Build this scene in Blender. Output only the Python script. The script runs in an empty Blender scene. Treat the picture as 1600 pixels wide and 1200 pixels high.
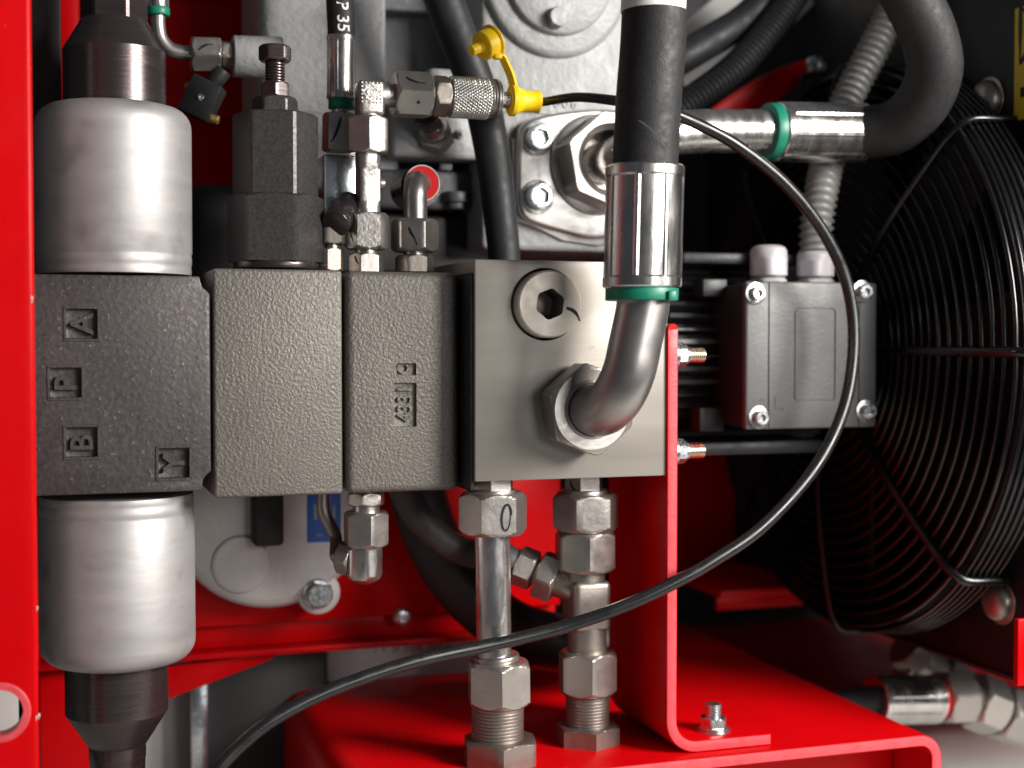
import bpy, bmesh, math, random
from mathutils import Vector, Matrix
rnd = random.Random(7)
PI = math.pi
R_ = math.radians
S = 0.0003            # one working unit = 0.3 mm; everything below is written in working units
F = 2190.0            # focal length in photo pixels (1600 px wide)
YAW, PITCH = R_(18.3), R_(1.83)
scene = bpy.context.scene
C = scene.collection

# ---------------------------------------------------------------- camera
CAM = Vector((0, -2190, 0))
FWD = Vector((math.sin(YAW)*math.cos(PITCH), math.cos(YAW)*math.cos(PITCH), -math.sin(PITCH)))
RGT = Vector((math.cos(YAW), -math.sin(YAW), 0))
UPV = RGT.cross(FWD)
cd = bpy.data.cameras.new('camera'); cam = bpy.data.objects.new('camera', cd); C.objects.link(cam)
cd.sensor_width = 36; cd.lens = 36*F/1600; cd.clip_start = 0.01; cd.clip_end = 50
cam.matrix_world = Matrix.Translation(CAM*S) @ Matrix((RGT, UPV, -FWD)).transposed().to_4x4()
cd.dof.use_dof = True; cd.dof.focus_distance = 2290*S; cd.dof.aperture_fstop = 5.0
scene.camera = cam
# ---------------------------------------------------------------- light
w = bpy.data.worlds.new('World'); scene.world = w; w.use_nodes = True
w.node_tree.nodes['Background'].inputs['Color'].default_value = (0.80, 0.88, 1.0, 1)
w.node_tree.nodes['Background'].inputs['Strength'].default_value = 0.06
def area(name, loc, target, size, size_y, power, col):
    ld = bpy.data.lights.new(name, 'AREA'); ld.shape = 'RECTANGLE'
    ld.size = size*S; ld.size_y = size_y*S; ld.energy = power; ld.color = col
    o = bpy.data.objects.new(name, ld); C.objects.link(o)
    o.location = Vector(loc)*S
    o.rotation_euler = (Vector(target)-Vector(loc)).to_track_quat('-Z', 'Y').to_euler()
    return o
area('workshop_lamp_key', (2900, -2450, 1080), (600, 0, -50), 1400, 1150, 23, (1.0, 0.955, 0.90))
area('added_fill_light', (1900, -3900, 250), (600, 100, -100), 1000, 900, 2.4, (1.0, 0.98, 0.96))  # added fill for metal reflections and the dim red beam, no known lamp
scene.view_settings.view_transform = 'Standard'; scene.view_settings.look = 'None'
scene.view_settings.exposure = 0.0; scene.view_settings.gamma = 1.0
scene.render.engine = 'CYCLES'

# ---------------------------------------------------------------- placing: photo pixel -> point on a real plane
def ray(px, py): return FWD + RGT*((px-800)/F) + UPV*((600-py)/F)
def K(px, py, Y):
    d = ray(px, py); return CAM + d*((Y-CAM.y)/d.y)
def KX(px, py, X):
    d = ray(px, py); return CAM + d*((X-CAM.x)/d.x)
def KZ(px, py, Z):
    d = ray(px, py); return CAM + d*((Z-CAM.z)/d.z)
def sc(P): return (P-CAM).dot(FWD)/F
def Zp(px, py, Y): return K(px, py, Y).z
X_, Y_, Z_ = Vector((1,0,0)), Vector((0,1,0)), Vector((0,0,1))

# ---------------------------------------------------------------- materials
def mat(name, col, metal=0.0, rough=0.5, var=0.12, vsize=40, rvar=0.1, bump=0.0, bsize=5, stretch=(1,1,1), bdetail=3,
        coat=0.0, col2=None, spots=None, ior=None, bump2=0.0, b2size=1.5, spec=None):
    m = bpy.data.materials.new(name); m.use_nodes = True
    nt = m.node_tree; N = nt.nodes; L = nt.links; P = N['Principled BSDF']
    P.inputs['Metallic'].default_value = metal; P.inputs['Roughness'].default_value = rough
    if coat: P.inputs['Coat Weight'].default_value = coat; P.inputs['Coat Roughness'].default_value = 0.08
    if spec is not None: P.inputs['Specular IOR Level'].default_value = spec
    if ior: P.inputs['IOR'].default_value = ior
    tc = N.new('ShaderNodeTexCoord'); mp = N.new('ShaderNodeMapping'); mp.inputs['Scale'].default_value = stretch
    L.new(tc.outputs['Object'], mp.inputs['Vector'])
    n = N.new('ShaderNodeTexNoise'); n.inputs['Scale'].default_value = 1/(vsize*S); n.inputs['Detail'].default_value = 5; n.inputs['Roughness'].default_value = .65
    L.new(mp.outputs[0], n.inputs['Vector'])
    cr = N.new('ShaderNodeValToRGB')
    c2 = col2 if col2 else tuple(min(1, c*(1+var)) for c in col)
    c1 = tuple(c*(1-var) for c in col)
    cr.color_ramp.elements[0].position = .3; cr.color_ramp.elements[1].position = .7
    cr.color_ramp.elements[0].color = (*c1, 1); cr.color_ramp.elements[1].color = (*c2, 1)
    L.new(n.outputs['Fac'], cr.inputs['Fac'])
    colout = cr.outputs['Color']
    if spots:
        sz, lo, hi, scol = spots
        n3 = N.new('ShaderNodeTexNoise'); n3.inputs['Scale'].default_value = 1/(sz*S); n3.inputs['Detail'].default_value = 2
        L.new(tc.outputs['Object'], n3.inputs['Vector'])
        mr3 = N.new('ShaderNodeMapRange'); mr3.inputs['From Min'].default_value = lo; mr3.inputs['From Max'].default_value = hi
        L.new(n3.outputs['Fac'], mr3.inputs['Value'])
        mx = N.new('ShaderNodeMix'); mx.data_type = 'RGBA'; mx.inputs['B'].default_value = (*scol, 1)
        L.new(mr3.outputs[0], mx.inputs['Factor']); L.new(colout, mx.inputs['A']); colout = mx.outputs['Result']
    L.new(colout, P.inputs['Base Color'])
    if rvar:
        n2 = N.new('ShaderNodeTexNoise'); n2.inputs['Scale'].default_value = 1/(vsize*.6*S); n2.inputs['Detail'].default_value = 4
        L.new(mp.outputs[0], n2.inputs['Vector'])
        mr = N.new('ShaderNodeMapRange'); mr.inputs['From Min'].default_value = .3; mr.inputs['From Max'].default_value = .7
        mr.inputs['To Min'].default_value = max(.02, rough-rvar); mr.inputs['To Max'].default_value = min(1, rough+rvar)
        L.new(n2.outputs['Fac'], mr.inputs['Value']); L.new(mr.outputs[0], P.inputs['Roughness'])
    if bump:
        nb = N.new('ShaderNodeTexNoise'); nb.inputs['Scale'].default_value = 1/(bsize*S); nb.inputs['Detail'].default_value = bdetail; nb.inputs['Roughness'].default_value = .55
        L.new(mp.outputs[0], nb.inputs['Vector'])
        b = N.new('ShaderNodeBump'); b.inputs['Strength'].default_value = 1.0; b.inputs['Distance'].default_value = bump*S
        L.new(nb.outputs['Fac'], b.inputs['Height'])
        last = b
        if bump2:
            nb2 = N.new('ShaderNodeTexNoise'); nb2.inputs['Scale'].default_value = 1/(b2size*S); nb2.inputs['Detail'].default_value = 2
            L.new(tc.outputs['Object'], nb2.inputs['Vector'])
            bb = N.new('ShaderNodeBump'); bb.inputs['Strength'].default_value = 1.0; bb.inputs['Distance'].default_value = bump2*S
            L.new(nb2.outputs['Fac'], bb.inputs['Height']); L.new(b.outputs[0], bb.inputs['Normal']); last = bb
        L.new(last.outputs[0], P.inputs['Normal'])
    return m
M = {}
M['red'] = mat('red_paint', (0.53, 0.0012, 0.003), 0, .34, .06, 180, .06, bump=.3, bsize=26, bdetail=1, spec=.12, spots=(7, .77, .80, (.55,.22,.22)))
M['red_lit_edge'] = mat('red_paint_lit_edge', (0.62, 0.065, 0.080), 0, .45, .2, 30, .1, bump=.8, bsize=8)  # rough cut ends; the paler pink is glare put into the colour
M['cast'] = mat('phosphated_cast_iron', (0.166, 0.150, 0.132), .3, .52, .25, 5, .1, bump=2.0, bsize=5.2, bdetail=2, bump2=.4, b2size=2.2, spots=(160, .45, .75, (.130,.121,.112)))
M['cast_dark'] = mat('dark_cast_iron', (0.060, 0.051, 0.051), .3, .50, .3, 10, .12, bump=.9, bsize=7, bdetail=4, spots=(7, .66, .74, (.16,.14,.13)))
M['block'] = mat('milled_steel_block', (0.27, 0.248, 0.222), .40, .45, .10, 120, .06, bump=.10, bsize=4, stretch=(.08,1,1.0), col2=(.32,.295,.262))
M['coil'] = mat('satin_aluminium', (0.43, 0.415, 0.415), .55, .52, .10, 60, .06, bump=.18, bsize=14, stretch=(.3,.3,1.6), bdetail=5, spots=(70, .56, .74, (.30,.285,.285)))
M['blackox'] = mat('black_oxide_steel', (0.085, 0.068, 0.068), .75, .27, .15, 30, .05, bump=.30, bsize=5, stretch=(.05,.05,2))
M['blackox_grain'] = mat('blasted_black_steel', (0.075, 0.070, 0.070), .7, .46, .2, 8, .08, bump=.35, bsize=4)
M['zinc'] = mat('zinc_plated_steel', (0.62, 0.60, 0.575), .95, .30, .06, 40, .05, bump=.3, bsize=12)
M['fit'] = mat('zinc_nickel_fitting', (0.47, 0.435, 0.405), .92, .36, .07, 50, .05, bump=.35, bsize=9)
M['fit_dark'] = mat('zinc_nickel_fitting_dark', (0.33, 0.29, 0.26), .9, .42, .08, 50, .05, bump=.35, bsize=8)
M['forge'] = mat('forged_plated_steel', (0.47, 0.445, 0.42), .92, .42, .10, 20, .06, bump=1.0, bsize=8)
M['ferrule'] = mat('plated_ferrule', (0.63, 0.61, 0.59), .97, .24, .14, 40, .1, bump=.25, bsize=10, stretch=(1,1,.25))
M['pipe'] = mat('grey_plated_tube', (0.42, 0.395, 0.385), .93, .36, .06, 60, .04, bump=.05, bsize=5)
M['tube'] = mat('bright_steel_tube', (0.66, 0.64, 0.62), .95, .27, .1, 30, .1, bump=.2, bsize=6, stretch=(1,1,.3))
M['plug'] = mat('plated_plug', (0.80, 0.73, 0.63), .35, .45, .06, 30, .05, bump=.1, bsize=4)
M['rubber'] = mat('rubber_hose', (0.017, 0.017, 0.018), 0, .60, .25, 20, .1, bump=.5, bsize=3.5, spec=.4)
M['rubber_far'] = mat('rubber_hose_back', (0.015, 0.016, 0.018), 0, .55, .25, 40, .1, bump=.3, bsize=6, spec=.4)
M['rubber_grey'] = mat('grey_rubber_hose', (0.060, 0.060, 0.062), 0, .55, .2, 24, .1, bump=.6, bsize=4)
M['nylon'] = mat('black_nylon_line', (0.012, 0.012, 0.013), 0, .30, .2, 30, .08)
M['green'] = mat('green_ring', (0.006, 0.185, 0.115), 0, .42, .12, 20, .05)
M['yellow'] = mat('yellow_plastic', (0.98, 0.62, 0.008), 0, .42, .06, 20, .06, bump=.2, bsize=8)
M['pump'] = mat('grey_machine_paint', (0.30, 0.305, 0.31), 0, .48, .08, 70, .08, bump=2.4, bsize=16, bdetail=3)
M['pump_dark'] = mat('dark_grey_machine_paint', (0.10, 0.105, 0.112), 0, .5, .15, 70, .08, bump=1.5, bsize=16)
M['flange'] = mat('flange_steel', (0.56, 0.54, 0.52), .9, .34, .10, 60, .06, bump=.5, bsize=26)
M['screw'] = mat('zinc_screw', (0.58, 0.61, 0.62), .95, .28, .12, 14, .08, bump=.3, bsize=8)
M['stud'] = mat('yellow_zinc_stud', (0.72, 0.64, 0.47), .95, .28, .1, 14, .08)
M['motor'] = mat('black_motor_paint', (0.016, 0.017, 0.020), 0, .45, .2, 60, .1, bump=.5, bsize=10)
M['box'] = mat('grey_black_box_plastic', (0.098, 0.098, 0.101), 0, .46, .08, 60, .06, bump=.45, bsize=6)
M['gland'] = mat('light_grey_nylon', (0.42, 0.395, 0.42), 0, .45, .05, 40, .05)
M['conduit'] = mat('grey_conduit', (0.24, 0.24, 0.235), .2, .42, .12, 30, .1)
M['guard'] = mat('black_coated_wire', (0.005, 0.005, 0.006), 0, .23, .2, 60, .05)
M['shroud'] = mat('black_shroud', (0.007, 0.0065, 0.008), 0, .48, .2, 90, .08, bump=.5, bsize=14)
M['dark'] = mat('dark_enclosure', (0.010, 0.010, 0.014), 0, .7, .3, 200, .05)
M['brown'] = mat('dark_taupe_panel', (0.070, 0.056, 0.053), 0, .55, .15, 120, .05)
M['slab'] = mat('charcoal_panel', (0.030, 0.028, 0.030), 0, .5, .15, 120, .05)
M['grey_light'] = mat('light_grey_panel', (0.46, 0.45, 0.44), 0, .5, .05, 150, .05)
M['gearbox'] = mat('pale_cast_aluminium', (0.55, 0.535, 0.52), .15, .5, .08, 60, .08, bump=1.0, bsize=14)
M['blue'] = mat('blue_plate', (0.020, 0.105, 0.42), 0, .4, .1, 40, .05)
M['white'] = mat('white_print', (0.80, 0.80, 0.78), 0, .5, .05, 30, .05)
M['label'] = mat('worn_white_label', (0.80, 0.81, 0.81), 0, .45, .12, 22, .05)
M['printgrey'] = mat('grey_print', (0.25, 0.26, 0.28), 0, .5, .1, 30, .05)
M['ink'] = mat('black_marker', (0.012, 0.012, 0.012), 0, .4, .2, 20, .05)
M['floor'] = mat('pale_concrete', (0.55, 0.56, 0.54), 0, .6, .08, 150, .05)
M['redcap'] = mat('red_plastic_ring', (0.75, 0.010, 0.015), 0, .4, .06, 30, .05, spec=.15)
M['gold'] = mat('brass', (0.72, 0.50, 0.20), .9, .35, .1, 20, .1)
M['sticker'] = mat('yellow_sticker', (0.80, 0.54, 0.012), 0, .45, .06, 60, .05)
M['mirror'] = mat('bright_plated_block', (0.62, 0.66, 0.70), .95, .22, .15, 60, .1, bump=.8, bsize=30)

# ---------------------------------------------------------------- mesh tools
def B(): return bmesh.new()
def frame(ax):
    a = Vector(ax).normalized()
    if abs(a.z) > .999: return a, X_.copy(), Y_.copy()
    if abs(a.x) > .999: return a, Y_.copy(), Z_.copy()
    if abs(a.y) > .999: return a, X_.copy(), Z_.copy()
    u = a.cross(Z_).normalized() if abs(a.z) < .9 else a.cross(X_).normalized()
    return a, u, a.cross(u)
def skin_rings(bm, rings, cap=(True, True), mi=0):
    vs = [[bm.verts.new(p) for p in r] for r in rings]
    n = len(vs[0])
    for i in range(len(vs)-1):
        for j in range(n):
            f = bm.faces.new((vs[i][j], vs[i][(j+1) % n], vs[i+1][(j+1) % n], vs[i+1][j])); f.material_index = mi
    if cap[0]: bm.faces.new(vs[0][::-1])
    if cap[1]: bm.faces.new(vs[-1])
def lathe(bm, o, ax, prof, seg=32, rf=None, cap=(True, True)):
    a, u, v = frame(ax); o = Vector(o); rings = []
    for t, r in prof:
        ring = []
        for k in range(seg):
            th = 2*PI*k/seg; rr = rf(th, t, r) if rf else r
            ring.append(o + a*t + (u*math.cos(th) + v*math.sin(th))*rr)
        rings.append(ring)
    skin_rings(bm, rings, cap)
def cyl(bm, p0, p1, r, seg=32, ch=0.0, r1=None):
    p0, p1 = Vector(p0), Vector(p1); L = (p1-p0).length; r1 = r if r1 is None else r1
    prof = [(0, r), (L, r1)] if not ch else [(0, r-ch), (ch*.4, r-ch*.3), (ch, r), (L-ch, r1), (L-ch*.4, r1-ch*.3), (L, r1-ch)]
    lathe(bm, p0, p1-p0, prof, seg)
def hexn(bm, p0, p1, ap, ph=0.0, ch=(1, 1), k=1.1, hole=None, lim=1.2):
    """hexagon with turned chamfers; ph = direction of one flat (radians in the axis frame); hole=(radius, depth) at p1"""
    p0, p1 = Vector(p0), Vector(p1); L = (p1-p0).length; seg = 60
    dl = .19*ap/k
    ts = [0]
    if ch[0]: ts += [dl*x for x in (.2, .45, .7, 1)]
    if ch[1]: ts += [L-dl*x for x in (1, .7, .45, .2)]
    ts += [L]; ts = sorted(set(max(0, min(L, t)) for t in ts))
    def rf(th, t, r):
        d = (th-ph+PI/6) % (PI/3) - PI/6
        rr = min(ap/math.cos(d), ap*lim)
        if ch[0]: rr = min(rr, ap*.965 + k*t)
        if ch[1]: rr = min(rr, ap*.965 + k*(L-t))
        return rr
    prof = [(t, 1) for t in ts]
    if hole:
        hr, hd = hole
        nl = len(prof)
        def rf2(th, t, r):
            return rf(th, t, r) if r == 1 else r
        prof = prof + [(L, hr+.001), (L-hd, hr+.0005)]
        lathe(bm, p0, p1-p0, prof, seg, rf2)
    else:
        lathe(bm, p0, p1-p0, prof, seg, rf)
def thread(bm, p0, p1, r, pitch, depth=None, seg=28):
    p0, p1 = Vector(p0), Vector(p1); L = (p1-p0).length; depth = depth or pitch*.5
    n = max(2, int(L/pitch)); prof = [(0, r-depth)]
    for i in range(n):
        t = (i+.5)*L/n
        prof += [(t-.18*L/n, r), (t+.18*L/n, r), (t+.5*L/n, r-depth)]
    lathe(bm, p0, p1-p0, prof, seg)
def crom(pts, n=10):
    pts = [Vector(p) for p in pts]; out = []
    P = [pts[0]*2-pts[1]] + pts + [pts[-1]*2-pts[-2]]
    for i in range(1, len(P)-2):
        a, b, c, d = P[i-1:i+3]
        for j in range(n):
            t = j/n
            out.append(.5*((2*b) + (c-a)*t + (2*a-5*b+4*c-d)*t*t + (3*b-a-3*c+d)*t**3))
    out.append(pts[-1]); return out
def tube(bm, pts, r, seg=20, smooth=10, cap=(True, True), raw=False, u0=None):
    path = [Vector(p) for p in pts] if raw else crom(pts, smooth)
    n = len(path); L = [0]
    for i in range(1, n): L.append(L[-1]+(path[i]-path[i-1]).length)
    u = None; rings = []
    for i in range(n):
        t = (path[min(i+1, n-1)]-path[max(i-1, 0)]).normalized()
        if u is None:
            u = u0 if u0 else (t.cross(Z_) if abs(t.z) < .9 else t.cross(Y_))
        u = (u - t*u.dot(t)).normalized(); v = t.cross(u)
        rr = r(L[i]/L[-1], L[i]) if callable(r) else r
        rings.append([path[i] + (u*math.cos(2*PI*k/seg)+v*math.sin(2*PI*k/seg))*rr for k in range(seg)])
    skin_rings(bm, rings, cap)
    return path
def resample(path, step):
    out = [path[0]]; acc = 0
    for i in range(1, len(path)):
        a, b = path[i-1], path[i]; d = (b-a).length
        while acc + d >= step:
            a = a + (b-a)*((step-acc)/d); d = (b-a).length; acc = 0; out.append(a)
            if d < 1e-6: break
        acc += d
    return out
def corrugated(bm, pts, r, pitch, depth, seg=24, sharp=.6):
    path = resample(crom(pts, 40), pitch/6.0)
    tube(bm, path, lambda f, s: r - depth*(.5-.5*math.cos(2*PI*s/pitch))**sharp, seg, raw=True)
def box(bm, lo, hi, bev=0.0, seg=2, mi=0):
    lo, hi = Vector(lo), Vector(hi)
    g = bmesh.ops.create_cube(bm, size=1.0, matrix=Matrix.Translation((lo+hi)/2) @ Matrix.Diagonal((*(hi-lo), 1)))
    if bev:
        es = list({e for v in g['verts'] for e in v.link_edges})
        bmesh.ops.bevel(bm, geom=es, offset=bev, segments=seg, profile=.5, affect='EDGES')
def obox(bm, c, ax, ay, az, bev=0.0, seg=2):
    m = Matrix(((ax.x, ay.x, az.x, c.x), (ax.y, ay.y, az.y, c.y), (ax.z, ay.z, az.z, c.z), (0, 0, 0, 1)))
    g = bmesh.ops.create_cube(bm, size=2.0, matrix=m)
    if bev:
        es = list({e for v in g['verts'] for e in v.link_edges})
        bmesh.ops.bevel(bm, geom=es, offset=bev, segments=seg, profile=.5, affect='EDGES')
def prism(bm, poly, ext, bev=0.0, seg=2, mi_cap=None):
    """poly: list of 3D points in one plane, pushed along ext"""
    ext = Vector(ext); a = [bm.verts.new(p) for p in poly]; b = [bm.verts.new(Vector(p)+ext) for p in poly]
    n = len(a); fs = [bm.faces.new(a), bm.faces.new(b[::-1])]
    if mi_cap is not None: fs[0].material_index = mi_cap
    for i in range(n): fs.append(bm.faces.new((a[i], b[i], b[(i+1) % n], a[(i+1) % n])))
    bmesh.ops.recalc_face_normals(bm, faces=fs)
    if bev:
        es = list({e for f in fs for e in f.edges})
        bmesh.ops.bevel(bm, geom=es, offset=bev, segments=seg, profile=.5, affect='EDGES')
def sheet(bm, pts, th, y0, y1):
    """bent sheet: pts = centre line in (x,z), extruded y0..y1; the cut end at y0 gets material slot 1"""
    P = [Vector(p) for p in pts]; n = len(P); o, i_ = [], []
    for k in range(n):
        t = (P[min(k+1, n-1)]-P[max(k-1, 0)]).normalized(); nn = Vector((-t.y, t.x))
        o.append(P[k]+nn*th/2); i_.append(P[k]-nn*th/2)
    rings = []
    loop = o + i_[::-1]
    a = [bm.verts.new((p.x, y0, p.y)) for p in loop]; b = [bm.verts.new((p.x, y1, p.y)) for p in loop]
    m = len(loop); fs = []
    for k in range(m): fs.append(bm.faces.new((a[k], a[(k+1) % m], b[(k+1) % m], b[k])))
    for k in range(n-1):
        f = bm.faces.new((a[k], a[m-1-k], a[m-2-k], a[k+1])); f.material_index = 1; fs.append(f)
        fs.append(bm.faces.new((b[k], b[k+1], b[m-2-k], b[m-1-k])))
    bmesh.ops.recalc_face_normals(bm, faces=fs)
    ends = [e for e in bm.edges if len(e.link_faces) == 2 and {f.material_index for f in e.link_faces} == {0, 1}]
    bmesh.ops.bevel(bm, geom=ends, offset=1.6, segments=2, profile=.5, affect='EDGES')
def arc2(cx, cz, r, a0, a1, n=8):
    return [(cx+r*math.cos(R_(a0+(a1-a0)*k/n)), cz+r*math.sin(R_(a0+(a1-a0)*k/n))) for k in range(n+1)]
def ribbon(bm, pts, wid, nrm, th=.5):
    pts = crom(pts, 5); n = len(pts); nrm = Vector(nrm).normalized(); rings = []
    for i, p in enumerate(pts):
        t = (pts[min(i+1, n-1)]-pts[max(i-1, 0)]).normalized(); s = t.cross(nrm).normalized()
        f = i/(n-1); ww = wid*(.45+.55*math.sin(PI*min(1, f*1.1+.12)))/2
        rings.append([p+s*ww, p+s*ww+nrm*th, p-s*ww+nrm*th, p-s*ww])
    skin_rings(bm, rings)
def torus(bm, c, ax, Rr, r, seg=72, ts=6):
    a, u, v = frame(ax); c = Vector(c); vs = []
    for i in range(seg):
        th = 2*PI*i/seg; d = u*math.cos(th)+v*math.sin(th)
        vs.append([bm.verts.new(c + d*(Rr+r*math.cos(2*PI*j/ts)) + a*(r*math.sin(2*PI*j/ts))) for j in range(ts)])
    for i in range(seg):
        for j in range(ts):
            bm.faces.new((vs[i][j], vs[(i+1) % seg][j], vs[(i+1) % seg][(j+1) % ts], vs[i][(j+1) % ts]))
def text(bm, s, size, o, right, up, ext, spacing=1.0, bold=.012):
    """raised lettering: o = centre, right/up = reading and upward directions"""
    cu = bpy.data.curves.new('t', 'FONT'); cu.body = s; cu.size = size; cu.extrude = ext; cu.align_x = 'CENTER'; cu.align_y = 'CENTER'
    cu.space_character = spacing; cu.offset = size*bold; cu.resolution_u = 4
    ob = bpy.data.objects.new('t', cu); C.objects.link(ob)
    dg = bpy.context.evaluated_depsgraph_get(); me = bpy.data.meshes.new_from_object(ob.evaluated_get(dg))
    r, u = Vector(right), Vector(up); n = r.cross(u)
    base = len(bm.verts); tmp = bmesh.new(); tmp.from_mesh(me)
    zs = [v.co for v in tmp.verts]
    cx = (min(p.x for p in zs)+max(p.x for p in zs))/2; cy = (min(p.y for p in zs)+max(p.y for p in zs))/2
    for v in tmp.verts: v.co = Vector(o) + r*(v.co.x-cx) + u*(v.co.y-cy) + n*v.co.z
    bmesh.ops.remove_doubles(tmp, verts=tmp.verts, dist=1e-4)
    me2 = bpy.data.meshes.new('t2'); tmp.to_mesh(me2); bm.from_mesh(me2)
    tmp.free(); bpy.data.objects.remove(ob); bpy.data.curves.remove(cu); bpy.data.meshes.remove(me); bpy.data.meshes.remove(me2)
def cut(bm, cutters):
    def mk(b):
        bmesh.ops.recalc_face_normals(b, faces=b.faces)
        me = bpy.data.meshes.new('c'); b.to_mesh(me); b.free(); o = bpy.data.objects.new('c', me); C.objects.link(o); return o
    t = mk(bm); cs = [mk(c) for c in cutters]
    for c in cs:
        md = t.modifiers.new('b', 'BOOLEAN'); md.operation = 'DIFFERENCE'; md.object = c; md.solver = 'EXACT'
    dg = bpy.context.evaluated_depsgraph_get(); me = bpy.data.meshes.new_from_object(t.evaluated_get(dg))
    out = bmesh.new(); out.from_mesh(me)
    for o in [t]+cs: d = o.data; bpy.data.objects.remove(o); bpy.data.meshes.remove(d)
    bpy.data.meshes.remove(me); return out

# ---------------------------------------------------------------- objects
def thing(name, label, cat, base, group=None):
    o = bpy.data.objects.new(name, None); C.objects.link(o); o.empty_display_size = .01
    o.location = Vector(base)*S; o['label'] = label; o['category'] = cat
    if group: o['group'] = group
    return o
def wloc(o):
    v = Vector(o.location)
    while o.parent: o = o.parent; v += Vector(o.location)
    return v
def obj(name, bm, m, parent=None, label=None, cat=None, group=None, kind=None, ang=32, origin=None):
    bmesh.ops.recalc_face_normals(bm, faces=bm.faces)
    if parent is not None: org = wloc(parent)/S
    elif origin is not None: org = Vector(origin)
    else:
        lo = Vector([min(v.co[i] for v in bm.verts) for i in range(3)]); hi = Vector([max(v.co[i] for v in bm.verts) for i in range(3)])
        org = Vector(((lo.x+hi.x)/2, (lo.y+hi.y)/2, lo.z))
    for v in bm.verts: v.co = (v.co-org)*S
    me = bpy.data.meshes.new(name); bm.to_mesh(me); bm.free()
    for k in (m if isinstance(m, (list, tuple)) else [m]): me.materials.append(M[k])
    me.polygons.foreach_set('use_smooth', [True]*len(me.polygons)); me.set_sharp_from_angle(angle=R_(ang))
    o = bpy.data.objects.new(name, me); C.objects.link(o)
    if parent is not None: o.parent = parent
    else: o.location = org*S
    if label: o['label'] = label
    if cat: o['category'] = cat
    if group: o['group'] = group
    if kind: o['kind'] = kind
    return o
def dup(root, delta, label=None):
    r = root.copy(); C.objects.link(r); r.location = Vector(root.location)+Vector(delta)*S
    if label: r['label'] = label
    for ch in root.children:
        c = ch.copy(); C.objects.link(c); c.parent = r
        for g in ch.children:
            d = g.copy(); C.objects.link(d); d.parent = c
    return r
# one-liners for parts along a line p0 -> p1 (points), radii in photo pixels at that spot
def p_cyl(n, m, par, p0, p1, rpx, ch=0, seg=36, r1px=None):
    b = B(); s = sc((Vector(p0)+Vector(p1))/2); cyl(b, p0, p1, rpx*s, seg, ch*s, None if r1px is None else r1px*s); return obj(n, b, m, par)
def p_hex(n, m, par, p0, p1, rpx, ph=0, ch=(1, 1), k=1.1, lim=1.2):
    b = B(); s = sc((Vector(p0)+Vector(p1))/2); hexn(b, p0, p1, rpx*s, ph, ch, k, lim=lim); return obj(n, b, m, par, ang=24)
def p_thr(n, m, par, p0, p1, rpx, pitch, depth=None):
    b = B(); s = sc((Vector(p0)+Vector(p1))/2); thread(b, p0, p1, rpx*s, pitch*s, depth and depth*s); return obj(n, b, m, par, ang=25)
def ferrule(n, m, par, p0, p1, rpx, nf=8, ph=0):
    """crimped sleeve: shallow flats pressed round it, plain collars at both ends"""
    s = sc((Vector(p0)+Vector(p1))/2); r = rpx*s; p0, p1 = Vector(p0), Vector(p1); L = (p1-p0).length; b = B()
    def rf(th, t, rr):
        if rr > .5 and .10*L < t < .90*L:
            d = ((th-ph) % (2*PI/nf))-PI/nf
            return rr*(.972 if abs(d) < PI/nf*.86 else 1.0)
        return rr
    e = min(.02*L, .12*r)
    prof = [(0, r*.80), (0, r*.93), (e*.5, r*.98), (e, r), (.085*L, r), (.10*L+.1, r), (.13*L, r), (.3*L, r), (.5*L, r), (.7*L, r), (.87*L, r), (.90*L-.1, r), (.915*L, r), (L-e, r), (L-e*.5, r*.98), (L, r*.93), (L, r*.80)]
    lathe(b, p0, p1-p0, prof, nf*14, rf); return obj(n, b, m, par, ang=18)
def chk(cx, Y):                      # vertical line through photo pixel (cx, 545) at depth Y: returns f(y) -> point
    P = K(cx, 545, Y)
    def f(py): return Vector((P.x, Y, K(cx, py, Y).z))
    return f
def mark(par, p0, ax, ap, ph, pts, wid):  # marker-pen stroke on the flat of a nut; pts in (across, along)
    a, u, v = frame(ax); n = u*math.cos(ph)+v*math.sin(ph); t = -u*math.sin(ph)+v*math.cos(ph)
    b = B(); ribbon(b, [Vector(p0)+n*(ap+.15)+t*q[0]+a*q[1] for q in pts], wid, n, .35); return obj('paint_mark', b, 'ink', par)
def camang(P):                       # direction towards the camera in the axis frame of a vertical part
    d = CAM-Vector(P); return math.atan2(d.y, d.x)

exec_parts = True
del exec_parts
ZT = -716.0          # top of the red console
# ================================================================ setting
b = B(); box(b, (-4000, -900, -1030), (6000, 5000, -1000)); obj('floor', b, 'floor', kind='structure')
b = B(); box(b, (-2500, 1700, -1000), (4500, 1730, 1700)); obj('rear_panel', b, 'dark', kind='structure')

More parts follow.
